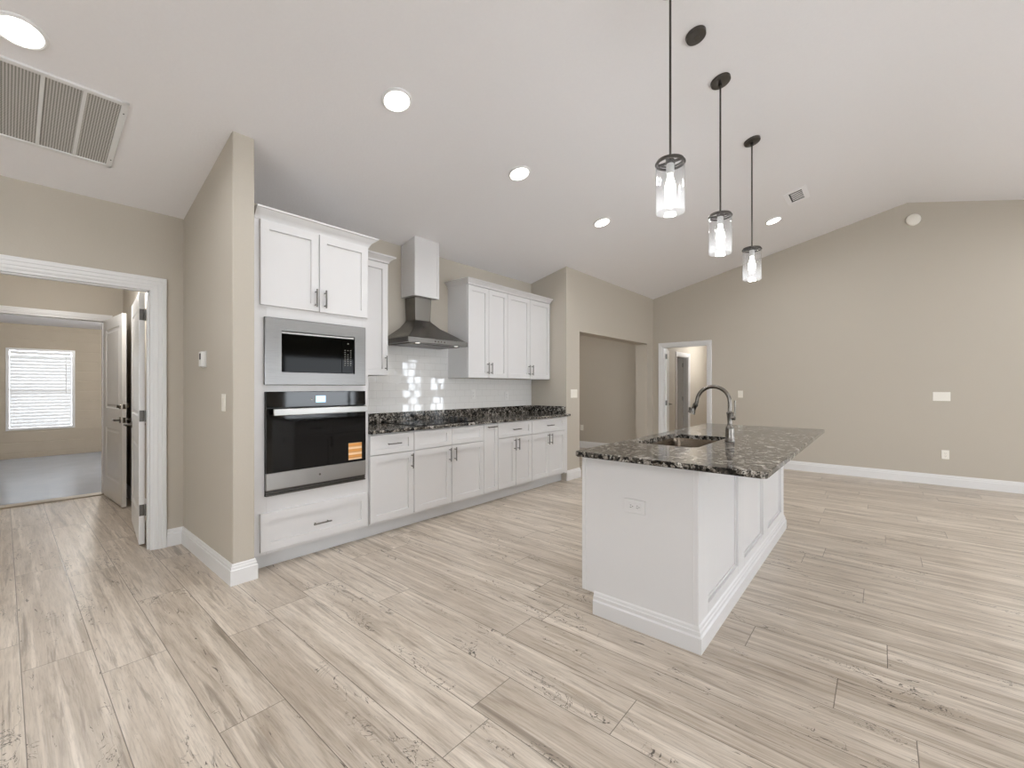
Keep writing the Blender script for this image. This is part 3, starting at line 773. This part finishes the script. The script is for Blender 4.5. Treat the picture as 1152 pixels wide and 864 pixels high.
# worktop + splash ------------------------------------------------------
wt = thing('kitchen_worktop', 'long dark speckled granite worktop on the base cabinets along the wall', 'countertop', (3.4, 3.5, .885))
MB().box(1.990, 4.983, 3.228, 3.878, .885, .915).box(4.983, 5.03, 3.228, 3.268, .885, .915).build('slab', M['granite'], wt, bevel=.004)
MB().box(1.990, 4.963, 3.856, 3.878, .9155, 1.016).box(4.963, 4.983, 3.278, 3.878, .9155, 1.016).build('splash_back', M['granite'], wt, bevel=.002)
ts = MB().box(1.990, 4.983, 3.870, 3.879, 1.017, 1.384).box(2.354, 3.390, 3.870, 3.879, 1.384, 1.76).build('tile_backsplash', M['tile'])
props(ts, 'glossy white subway tile backsplash between worktop and wall cabinets', 'backsplash')

ck = thing('cooktop', 'black glass cooktop set in the granite worktop below the hood', 'cooktop', (2.9, 3.55, .916))
m = MB(); m.box(2.515, 3.280, 3.292, 3.815, .9155, .9215); m.build('glass_top', M['blackglass'], ck, bevel=.002)
m = MB()
for cx_, cy_, r_ in ((2.70, 3.43, .09), (2.70, 3.68, .075), (2.98, 3.42, .075), (2.97, 3.68, .10)):
    m.lathe([(r_, 0), (r_+.002, 0), (r_+.002, .0003), (r_, .0003)], (cx_, cy_, .9215), n=40, closed=True)
m.build('burner_rings', M['hinge'], ck)
for i in range(4):
    y = 3.385 + i*.078
    MB().lathe([(0, 0), (.0225, 0), (.0225, .006), (.019, .03), (.0165, .034), (0, .034)], (3.215, y, .9216), n=24).build('knob', M['black'], ck, smooth=30)

# wall cabinets ----------------------------------------------------------
FU = lambda u, v, w_: (u, 3.55 - w_, v)
def wall_cab(label, x0, x1, doors, group=None, z0=1.385, z1=2.440):
    t = thing('upper_cabinet', label, 'cabinet', ((x0+x1)/2, 3.71, z0))
    m = MB(); s_ = .016
    m.box(x0, x0+s_, 3.55, 3.878, z0, z1).box(x1-s_, x1, 3.55, 3.878, z0, z1).box(x0+s_, x1-s_, 3.55, 3.878, z0+.012, z0+.028).box(x0+s_, x1-s_, 3.55, 3.878, z1-.016, z1)
    m.box(x0+s_, x1-s_, 3.862, 3.878, z0+.028, z1-.016); m.box(x0+s_, x1-s_, 3.55, 3.568, z0, z0+.04)
    m.build('body', M['cab'], t)
    for u0, u1, hu in doors:
        front(t, 'door', FU, u0, u1, z0, z1-.002, hd=(hu, z0+.115, True))
    return t
wc1 = wall_cab('narrow white wall cabinet between the tall oven cabinet and the hood', 1.990, 2.352, [(1.990, 2.352, 2.318)], z0=1.390)
m = MB(); crown(m, 1.990, 2.352, 3.53, 2.440, 2.502, .055, right=True); m.box(1.990, 2.352, 3.53, 3.878, 2.44, 2.49); m.build('crown_moulding', M['cab'], wc1, smooth=25)
wall_cab('left unit of the white wall cabinets right of the hood, with two narrow doors', 3.392, 4.063, [(3.392, 3.727, 3.697), (3.727, 4.063, 3.757)])
wall_cab('right unit of the white wall cabinets, with two wider doors nearest the corridor wall', 4.063, 4.969, [(4.063, 4.515, 4.483), (4.515, 4.967, 4.549)])
m = MB(); crown(m, 3.392, 4.969, 3.53, 2.4405, 2.502, .055, left=True); m.box(3.392, 4.969, 3.53, 3.878, 2.4405, 2.49)
props(m.build('crown_moulding', M['cab'], smooth=25), 'white crown moulding running over both wall cabinets right of the hood', 'moulding')

# hood chase and hood ------------------------------------------------------
hc = thing('hood_chase', 'white boxed chase between the sloped ceiling and the range hood', 'hood chase', (2.9, 3.76, 2.228))
m = MB(); m.prism([(3.642, 2.228), (3.878, 2.228), (3.878, cz(3.878)-.002), (3.642, cz(3.642)-.002)], 2.742, 3.057, 'x'); m.build('box', M['cab'], hc, bevel=.001)
m = MB(); t_ = .004
for a, b in ((2.742-t_, 2.742+.022), (3.057-.022, 3.057+t_)):
    m.prism([(3.642-t_, 2.226), (3.642, 2.226), (3.642, cz(3.642)-.003), (3.642-t_, cz(3.642-t_)-.003)], a, b, 'x')
m.box(2.764, 3.035, 3.642-t_, 3.642, 2.226, 2.248)
for xs in ((2.742-t_, 2.742), (3.057, 3.057+t_)):
    for y0_, y1_ in ((3.642, 3.664), (3.855, 3.877)):
        m.prism([(y0_, 2.226), (y1_, 2.226), (y1_, cz(y1_)-.003), (y0_, cz(y0_)-.003)], xs[0], xs[1], 'x')
m.build('corner_trim', M['cab'], hc)
hd_ = thing('range_hood', 'stainless pyramid range hood above the cooktop', 'range hood', (2.89, 3.66, 1.715))
def frustum(mb, rows):
    vs = []; fs = []
    for (x0, x1, y0, y1, z_) in rows: vs += [(x0,y0,z_),(x1,y0,z_),(x1,y1,z_),(x0,y1,z_)]
    for i in range(len(rows)-1):
        for k in range(4): fs.append((i*4+k, i*4+(k+1) % 4, i*4+4+(k+1) % 4, i*4+4+k))
    fs.append((3,2,1,0)); n = (len(rows)-1)*4; fs.append((n, n+1, n+2, n+3)); mb.add(vs, fs)
HX0, HX1, HY = 2.500, 3.285, 3.425
m = MB(); frustum(m, [(HX0, HX1, HY, 3.868, 1.766), (HX0+.02, HX1-.02, HY+.018, 3.868, 1.772), (2.62, 3.165, 3.53, 3.868, 1.838), (2.72, 3.065, 3.63, 3.868, 1.905), (2.785, 3.000, 3.695, 3.868, 1.975), (2.792, 2.993, 3.702, 3.868, 1.985)])
m.build('canopy', M['hood'], hd_, smooth=18)
m = MB(); m.box(HX0, HX1, HY, 3.868, 1.716, 1.766); m.build('rim', M['steel'], hd_, bevel=.004)
m = MB(); frustum(m, [(2.793, 2.992, 3.703, 3.868, 1.985), (2.784, 3.001, 3.694, 3.868, 2.227)]); m.build('flue', M['hood'], hd_, smooth=18)
m = MB(); m.box(2.56, 3.225, 3.50, 3.84, 1.708, 1.716); m.build('grease_filter', M['hinge'], hd_)
for x in (2.64, 3.145):
    MB().lathe([(0, 0), (.022, 0), (.022, -.004), (0, -.004)], (x, 3.462, 1.716), n=20).build('hood_lamp', M['hoodlamp'], hd_)
for i in range(4): MB().cyl((2.83+i*.04, HY-.004, 1.741), (2.83+i*.04, HY+.001, 1.741), .007, n=12).build('button', M['nickel'], hd_)

# ------------------------------------------------------------------ island
isl = thing('kitchen_island', 'white panelled kitchen island with baseboard and shaker doors', 'kitchen island', (3.4, 1.0, 0))
EX0, EX1, EY0, EY1 = 2.190, 4.590, .700, 1.300
m = MB(); s_ = .018
m.box(EX0, EX0+s_, EY0, EY1, .114, .884); m.box(EX1-s_, EX1, EY0, EY1, .114, .884); m.box(EX0+s_, EX1-s_, EY0, EY0+s_, .114, .884)
for xx in (2.641, 3.551, 4.121): m.box(xx, xx+s_, EY0+s_, EY1, .132, .884)
m.box(EX0+s_, EX1-s_, EY0+s_, EY1, .114, .132); m.box(EX0+s_, EX1-s_, EY1-s_, EY1, .866, .884)
m.box(EX0, EX0+s_, EY0, 1.235, .001, .114); m.box(EX1-s_, EX1, EY0, 1.235, .001, .114); m.box(EX0, EX1, EY0, EY0+s_, .001, .114)
m.build('body', M['cab'], isl)
FE = lambda u, v, w_: (EX0 - w_, u, v)
m = MB(); m.prism([(EY0-.004, .003), (1.243, .003), (1.243, .114), (EY1+.004, .114), (EY1+.004, .884), (EY0-.004, .884)], EX0-.006, EX0, 'x'); m.build('end_panel', M['cab'], isl, bevel=.001)
MB().box(EX0-.010, EX0, EY1+.001, EY1+.022, .116, .884).build('corner_strip', M['cab'], isl, bevel=.001)
# seating side: three framed panels between stiles
FS = lambda u, v, w_: (u, EY0 - w_, v)
m = MB().at(FS)
segs = [(2.186, 2.345), (2.955, 3.114), (3.705, 3.872), (4.470, 4.594)]
for a, b in segs: m.box(a, b, .03, .884, .0, .026)
for (a, b), (c_, d_) in zip(segs[:-1], segs[1:]):
    m.box(b, c_, .03, .175, .0, .026); m.box(b, c_, .80, .884, .0, .026)
    # small bevel bead round each field
m.build('side_frame', M['cab'], isl, bevel=.002)
m = MB().at(FS)
for (a, b), (c_, d_) in zip(segs[:-1], segs[1:]):
    m.box(b+.012, c_-.012, .187, .788, .0, .006); 
    m.box(b, b+.012, .175, .80, .0, .012).box(c_-.012, c_, .175, .80, .0, .012).box(b+.012, c_-.012, .175, .187, .0, .012).box(b+.012, c_-.012, .788, .80, .0, .012)
m.build('side_panels', M['cab'], isl, bevel=.0015)
def ledge(h=.120, t=.020): return [(0,0),(t,0),(t,h*.60),(t*.62,h*.66),(t*.62,h*.80),(t*.40,h*.84),(t*.30,h*.94),(0,h)]
m = MB()
# wraps end, seating side and far end, mitred
pr_ = ledge(.124, .020); n = len(pr_)
rows = [[(EX0-.006-d, 1.243, z_) for d, z_ in pr_], [(EX0-.006-d, EY0-.026-d, z_) for d, z_ in pr_], [(EX1+.006+d, EY0-.026-d, z_) for d, z_ in pr_], [(EX1+.006+d, 1.243, z_) for d, z_ in pr_]]
vs = [p for r_ in rows for p in r_]; fs = []
for i in range(3):
    for k in range(n): fs.append((i*n+k, i*n+(k+1) % n, (i+1)*n+(k+1) % n, (i+1)*n+k))
fs.append(list(range(n))); fs.append([3*n+k for k in range(n)]); m.add(vs, fs)
m.build('base_moulding', M['cab'], isl, smooth=15)
FI = lambda u, v, w_: (u, 1.302 + w_, v)
for a, b, two in ((2.192, 2.650, 0), (2.650, 3.560, 1), (3.560, 4.130, 0), (4.130, 4.588, 0)):
    if two:
        mid = (a+b)/2
        front(isl, 'drawer_front', FI, a, mid, ZD, ZT, railh=.042); front(isl, 'drawer_front', FI, mid, b, ZD, ZT, railh=.042)
        front(isl, 'door', FI, a, mid, .132, ZD, hd=(mid-.035, .615, True)); front(isl, 'door', FI, mid, b, .132, ZD, hd=(mid+.035, .615, True))
    else:
        front(isl, 'drawer', FI, a, b, ZD, ZT, railh=.042, hd=((a+b)/2, .79, False)); front(isl, 'door', FI, a, b, .132, ZD, hd=(b-.035, .615, True))
MB().box(EX0+.01, EX1-.01, 1.235, 1.247, .001, .114).build('toe_kick', M['toe'], isl)

# island top with the sink cut-out
it = thing('island_worktop', 'polished speckled granite worktop overhanging the island', 'countertop', (3.35, .85, .885))
def rrect(x0, x1, y0, y1, r, n=8):
    P = []
    for cx_, cy_, a0_ in ((x1-r, y0+r, -90), (x1-r, y1-r, 0), (x0+r, y1-r, 90), (x0+r, y0+r, 180)):
        for k in range(n+1): t = R(a0_ + 90*k/n); P.append((cx_+r*math.cos(t), cy_+r*math.sin(t)))
    return P
SKX0, SKX1, SKY0, SKY1 = 2.715, 3.430, .850, 1.245
def slab_with_hole(outer, hole, z0, z1):
    bm = bmesh.new(); e = .004
    def ring(P, z_): return [bm.verts.new((x, y, z_)) for x, y in P]
    def shrink(P, d):
        cx_ = sum(p[0] for p in P)/len(P); cy_ = sum(p[1] for p in P)/len(P)
        xs = [p[0] for p in P]; ys = [p[1] for p in P]; hx = (max(xs)-min(xs))/2; hy = (max(ys)-min(ys))/2
        mx = (max(xs)+min(xs))/2; my = (max(ys)+min(ys))/2
        return [(mx+(p[0]-mx)*(hx-d)/hx, my+(p[1]-my)*(hy-d)/hy) for p in P]
    n = len(outer); assert len(hole) == n
    o = [ring(shrink(outer, e), z0), ring(outer, z0+e), ring(outer, z1-e), ring(shrink(outer, e), z1)]
    h = [ring(shrink(hole, -e*.4), z1), ring(hole, z1-e*.6), ring(hole, z0)]
    chain = o + h + [o[0]]
    for a, b in zip(chain[:-1], chain[1:]):
        for k in range(n): bm.faces.new((a[k], a[(k+1) % n], b[(k+1) % n], b[k]))
    me = bpy.data.meshes.new('slab'); bmesh.ops.recalc_face_normals(bm, faces=bm.faces[:]); bm.to_mesh(me); bm.free(); return me
me = slab_with_hole(rrect(2.130, 4.620, .372, 1.345, .025), rrect(SKX0, SKX1, SKY0, SKY1, .05), .885, .915)
me.polygons.foreach_set('use_smooth', [True]*len(me.polygons)); me.set_sharp_from_angle(angle=R(30)); me.materials.append(M['granite'])
so = bpy.data.objects.new('slab', me); link(so); so.parent = it; so.location = -it.location

sk = thing('sink', 'undermount steel sink bowl set into the island worktop', 'sink', (3.07, 1.05, .70))
m = MB(); e = .012
rows_ = []
for (dx, z_, r_) in ((.014, .884, .055), (-.006, .884, .052), (-.010, .86, .05), (-.014, .72, .05), (-.024, .690, .045), (-.06, .680, .03), (-.06, .676, .03), (-.02, .684, .045), (-.010, .716, .05), (-.004, .86, .05), (.014, .882, .055)):
    rows_.append([(x, y, z_) for x, y in rrect(SKX0-dx, SKX1+dx, SKY0-dx, SKY1+dx, r_)])
n = len(rows_[0]); vs = [p for r_ in rows_ for p in r_]; fs = []
for i in range(5):
    for k in range(n): fs.append((i*n+k, i*n+(k+1) % n, (i+1)*n+(k+1) % n, (i+1)*n+k))
fs.append([5*n+k for k in range(n)])
m.add(vs[:6*n], fs)
o = m.build('bowl', M['sink'], sk, smooth=40); sd = o.modifiers.new('thickness', 'SOLIDIFY'); sd.thickness = .002; sd.offset = 1
MB().lathe([(0, .004), (.028, .004), (.032, .006), (.042, .006), (.044, .001), (0, .001)], (3.07, 1.08, .680), n=28).build('drain', M['nickel'], sk)

fc = thing('faucet', 'gooseneck pull-down faucet in dark brushed nickel beside the island sink', 'faucet', (3.17, .775, .9155))
m = MB(); m.lathe([(0,0),(.031,0),(.032,.004),(.0285,.012),(.027,.05),(.0265,.085),(.024,.098),(.0185,.104),(.016,.108),(.0135,.128),(.0175,.165),(.0205,.190),(.0215,.196),(.0155,.200),(.013,.205)], n=28)
m.build('body', M['nickel'], fc, world=False, smooth=40)
arc = [(0,0,.20), (0,0,.245)]
rad = .106
for k in range(0, 14):
    a = PI*k/14; arc.append((0, rad - rad*math.cos(a), .264 + rad*1.0*math.sin(a)))
arc[1] = (0, 0, .235)
arc += [(0, .214, .262), (0, .222, .242)]
m = MB(); m.tube(arc, .0128, n=18); m.build('spout', M['nickel'], fc, world=False, smooth=50)
m = MB(); m.tube([(0,.2205,.247),(0,.226,.234),(0,.228,.230),(0,.238,.208),(0,.247,.190),(0,.251,.182)], [.0175,.0175,.0145,.0165,.0235,.0255], n=20); m.build('spray_head', M['nickel'], fc, world=False, smooth=40)
MB().box(-.006, .006, .257, .268, .196, .224).build('spray_button', M['nickel'], fc, world=False, bevel=.003)
m = MB(); m.cyl((0,-.010,.158),(0,-.034,.158),.0125, n=18); m.tube([(0,-.027,.160),(0,-.031,.21),(0,-.032,.275)], [.0050,.0044,.0052], n=12); m.build('lever', M['nickel'], fc, world=False, smooth=40)

# ------------------------------------------------------------------ wiring plates
def plate(name, label, F, u, v, w_, h, kind, cat, gangs=1, mat='plastic', group=None):
    root = thing(name, label, cat, F(u, v, 0))
    MB().at(F).box(u-w_/2, u+w_/2, v-h/2, v+h/2, .0, .006).build('plate', M[mat], root, bevel=.0025)
    for g in range(gangs):
        c = u + (g-(gangs-1)/2)*.046
        if kind == 'rocker':
            r_ = MB().at(F); r_.prism([(v-.033, .005), (v+.033, .005), (v+.033, .011), (v, .0085), (v-.033, .0075)], c-.0165, c+.0165, 'x')
            # prism above runs along u with (v, w) outline
            r_.v = []; r_.f = []
            r_.at(lambda a, b, c2: F(a, b, c2)); r_.prism([(v-.033, .005), (v+.033, .005), (v+.033, .011), (v, .0085), (v-.033, .0075)], c-.0165, c+.0165, 'x')
            r_.build('rocker', M[mat], root)
        else:
            f_ = MB().at(F).box(c-.0165, c+.0165, v-.033, v+.033, .005, .0085).build('receptacle', M[mat], root, bevel=.001)
            s_ = MB().at(F)
            for dv in (-.018, .018):
                s_.box(c-.0075, c-.0055, v+dv-.004, v+dv+.006, .0085, .0088).box(c+.0055, c+.0075, v+dv-.003, v+dv+.005, .0085, .0088).cyl((c, v+dv-.010, .0085), (c, v+dv-.010, .0088), .0022, n=8)
            s_.build('slots', M['dark_slot'], f_)
    return root
F_stub = lambda u, v, w_: (.965 - w_, u, v)
F_far = lambda u, v, w_: (XF - w_, u, v)
F_cor = lambda u, v, w_: (u, YC - w_, v)
F_til = lambda u, v, w_: (u, 3.870 - w_, v)
plate('light_switch', 'single ivory light switch on the short wall stub below the thermostat', F_stub, 3.357, 1.178, .072, .116, 'rocker', 'light switch')
plate('light_switch', 'three-gang ivory light switch between the cabinets and the corridor opening', F_cor, 5.176, 1.188, .165, .116, 'rocker', 'light switch', 3)
plate('light_switch', 'single ivory light switch on the far wall right of the doorway', F_far, 1.779, 1.160, .074, .116, 'rocker', 'light switch')
plate('light_switch', 'wide three-gang light switch on the far wall above the outlet', F_far, -.600, 1.157, .165, .116, 'rocker', 'light switch', 3)
plate('power_outlet', 'white wall outlet low on the far wall below the wide switch', F_far, -.635, .402, .072, .116, 'outlet', 'outlet')
plate('power_outlet', 'white wall outlet low inside the corridor opening', F_far, 4.815, .42, .072, .116, 'outlet', 'outlet')
plate('power_outlet', 'white outlet on the tile backsplash just right of the hood', F_til, 3.80, 1.19, .072, .116, 'outlet', 'outlet', mat='white_plastic')
plate('power_outlet', 'white outlet on the tile backsplash under the rightmost wall cabinet', F_til, 4.43, 1.16, .072, .116, 'outlet', 'outlet', mat='white_plastic')
# horizontal outlet on the island end
F_end = lambda u, v, w_: (EX0 - .006 - w_, u, v)
io = thing('island_outlet', 'white horizontal outlet on the end panel of the island', 'outlet', (EX0-.006, 1.0, .648))
MB().at(F_end).box(.940, 1.060, .611, .684, 0, .006).build('plate', M['cab'], io, bevel=.0025)
f_ = MB().at(F_end).box(.962, 1.040, .631, .664, .005, .0085).build('receptacle', M['cab'], io, bevel=.001)
s_ = MB().at(F_end)
for du in (-.018, .018):
    s_.box(1.0+du-.004, 1.0+du+.006, .6405, .6430, .0085, .0088).box(1.0+du-.003, 1.0+du+.005, .6520, .6545, .0085, .0088).cyl((1.0+du-.010, .6475, .0085), (1.0+du-.010, .6475, .0088), .0026, n=8)
s_.build('slots', M['dark_slot'], f_)
# thermostat
th = thing('thermostat', 'small white thermostat on the short wall stub above the switch', 'thermostat', (.965, 3.786, 1.485))
MB().at(F_stub).box(3.742, 3.832, 1.428, 1.545, 0, .006).build('back_plate', M['white_plastic'], th, bevel=.002)
hs = MB().at(F_stub).box(3.752, 3.822, 1.432, 1.541, .006, .030).build('housing', M['white_plastic'], th, bevel=.004)
MB().at(F_stub).box(3.768, 3.804, 1.483, 1.528, .030, .0306).build('screen', M['dark_slot'], th)
# doorbell/smoke detector on the gable
sm = thing('smoke_detector', 'round white smoke detector high on the far gable wall', 'smoke detector', (XF, -.328, 3.527), (0, R(-90), 0))
MB().lathe([(0, 0), (.078, 0), (.078, .012), (.070, .030), (.052, .040), (0, .042)], n=40).build('housing', M['plastic'], sm, world=False)
MB().lathe([(0, .0415), (.010, .0415), (.010, .044), (0, .044)], (.036, -.004, -.004), n=16).build('test_button', M['dark_slot'], sm, world=False)

# ------------------------------------------------------------------ ceiling grille, vent, dark disc
def clf(x, y, w_=0):
    """point on the sloping ceiling, w_ below it"""
    return (x, y - w_*math.sin(TILT), cz(y) - w_*math.cos(TILT))
gr = on_ceiling('return_grille', .02, 3.62, 'large white return-air grille with perforated panels in the ceiling, top left', 'air grille')
m = MB(); gx0, gx1, gy0, gy1 = -.455, .455, -.332, .332
m.box(gx0, gx1, gy0, gy0+.026, -.014, 0).box(gx0, gx1, gy1-.026, gy1, -.014, 0).box(gx0, gx0+.030, gy0, gy1, -.014, 0).box(gx1-.030, gx1, gy0, gy1, -.014, 0)
m.build('frame', M['trim'], gr, world=False, bevel=.003)
m = MB()
for i in range(1, 6):
    x = .434 - i*.1585; m.box(x-.008, x+.008, gy0+.026, gy1-.026, -.012, 0)
m.build('dividers', M['trim'], gr, world=False, bevel=.001)
MB().box(gx0+.03, gx1-.03, gy0+.026, gy1-.026, -.006, -.001).build('mesh_panel', M['mesh'], gr, world=False)
for y in (-.24, .24): MB().cyl((gx1-.014, y, -.0155), (gx1-.014, y, -.013), .004, n=10).build('screw', M['dark_slot'], gr, world=False)
vt = on_ceiling('supply_vent', 6.045, .757, 'small ceiling supply vent with black slots beside a recessed light', 'air vent')
m = MB(); m.box(-.19, .19, -.115, -.065, -.008, 0).box(-.19, .19, .065, .115, -.008, 0).box(-.19, -.14, -.065, .065, -.008, 0).box(.14, .19, -.065, .065, -.008, 0)
m.build('frame', M['ceil'], vt, world=False, bevel=.002)
MB().box(-.14, .14, -.065, .065, -.003, -.001).build('duct_opening', M['black'], vt, world=False)
m = MB()
for i in range(1, 6): x = -.14 + .28*i/6; m.box(x-.009, x+.009, -.065, .050, -.006, -.002)
m.build('louvres', M['ceil'], vt, world=False)
cv = on_ceiling('ceiling_disc', 2.822, .888, 'dark round disc on the ceiling at the top edge, between two pendants', 'cover plate')  # plain dark disc set against the sloping ceiling
MB().lathe([(0, -.026), (.048, -.026), (.058, -.022), (.062, -.004), (.062, -.001), (0, -.001)], n=40).build('disc', M['bronze'], cv, world=False)
MB().lathe([(0, -.029), (.016, -.029), (.018, -.025), (0, -.025)], n=20).build('centre_cap', M['bronze'], cv, world=False)

# ------------------------------------------------------------------ pendants
PY = .885
def make_pendant(x, label):
    root = thing('pendant_light', label, 'pendant light', (x, PY, 2.245))
    zc = cz(PY) - 2.245
    Rm = Matrix.Rotation(-TILT, 3, 'X')
    m = MB().at(lambda a, b, c_: tuple(Rm @ Vector((a, b, c_)) + Vector((0, 0, zc))))
    m.lathe([(0, -.022), (.058, -.022), (.066, -.018), (.068, -.003), (.068, -.001), (0, -.001)], n=40)
    ca = m.build('canopy', M['bronze'], root, world=False)
    for s_ in (-1, 1):
        m = MB().at(lambda a, b, c_: tuple(Rm @ Vector((a, b, c_)) + Vector((0, 0, zc))))
        m.lathe([(0, -.026), (.0045, -.026), (.006, -.022), (0, -.022)], (s_*.034, s_*.004, 0), n=12).build('screw_cap', M['black'], ca, world=False)
    MB().cyl((0, 0, .292), (0, 0, zc-.012), .0062, n=14).lathe([(0, -.046), (.012, -.046), (.014, -.03), (.010, -.018), (0, -.018)], (0, 0, zc), n=18).build('rod', M['bronze'], root, world=False)
    m = MB(); m.lathe([(.066, .266), (.079, .266), (.0805, .268), (.0805, .272), (.079, .274), (.066, .274)], n=44, closed=True)
    m.lathe([(.060, .280), (.072, .280), (.073, .282), (.072, .285), (.060, .285)], n=44, closed=True)
    m.lathe([(0, .266), (.024, .266), (.026, .270), (.024, .288), (.012, .298), (0, .298)], n=28)
    m.box(-.072, .072, -.005, .005, .270, .282).box(-.005, .005, -.072, .072, .270, .282)
    m.build('shade_cap', M['bronze'], root, world=False)
    m = MB(); m.lathe([(.0755, 0), (.0755, .266), (.0725, .266), (.0725, .001)], n=48, closed=True); m.build('glass_shade', M['shade'], root, world=False, smooth=60)
    MB().lathe([(0, .268), (.019, .268), (.021, .262), (.021, .215), (.017, .210), (0, .210)], n=24).build('socket', M['white_plastic'], root, world=False)
    MB().lathe([(0, .212), (.014, .212), (.015, .195), (.021, .172), (.029, .140), (.030, .115), (.026, .092), (.016, .079), (0, .074)], n=24).build('bulb', M['bulb'], root, world=False)
    l = bpy.data.lights.new('bulb_light', 'POINT'); l.shadow_soft_size = .035; l.energy = PEND_W; l.color = (.96, .98, 1)
    o = bpy.data.objects.new('bulb_light', l); o.parent = root; o.location = (0, 0, .03); link(o)
    return root
make_pendant(2.385, 'glass cylinder pendant on a rod, nearest of the three over the island')
make_pendant(3.362, 'glass cylinder pendant on a rod, middle of the three over the island')
make_pendant(4.368, 'glass cylinder pendant on a rod, farthest of the three over the island')
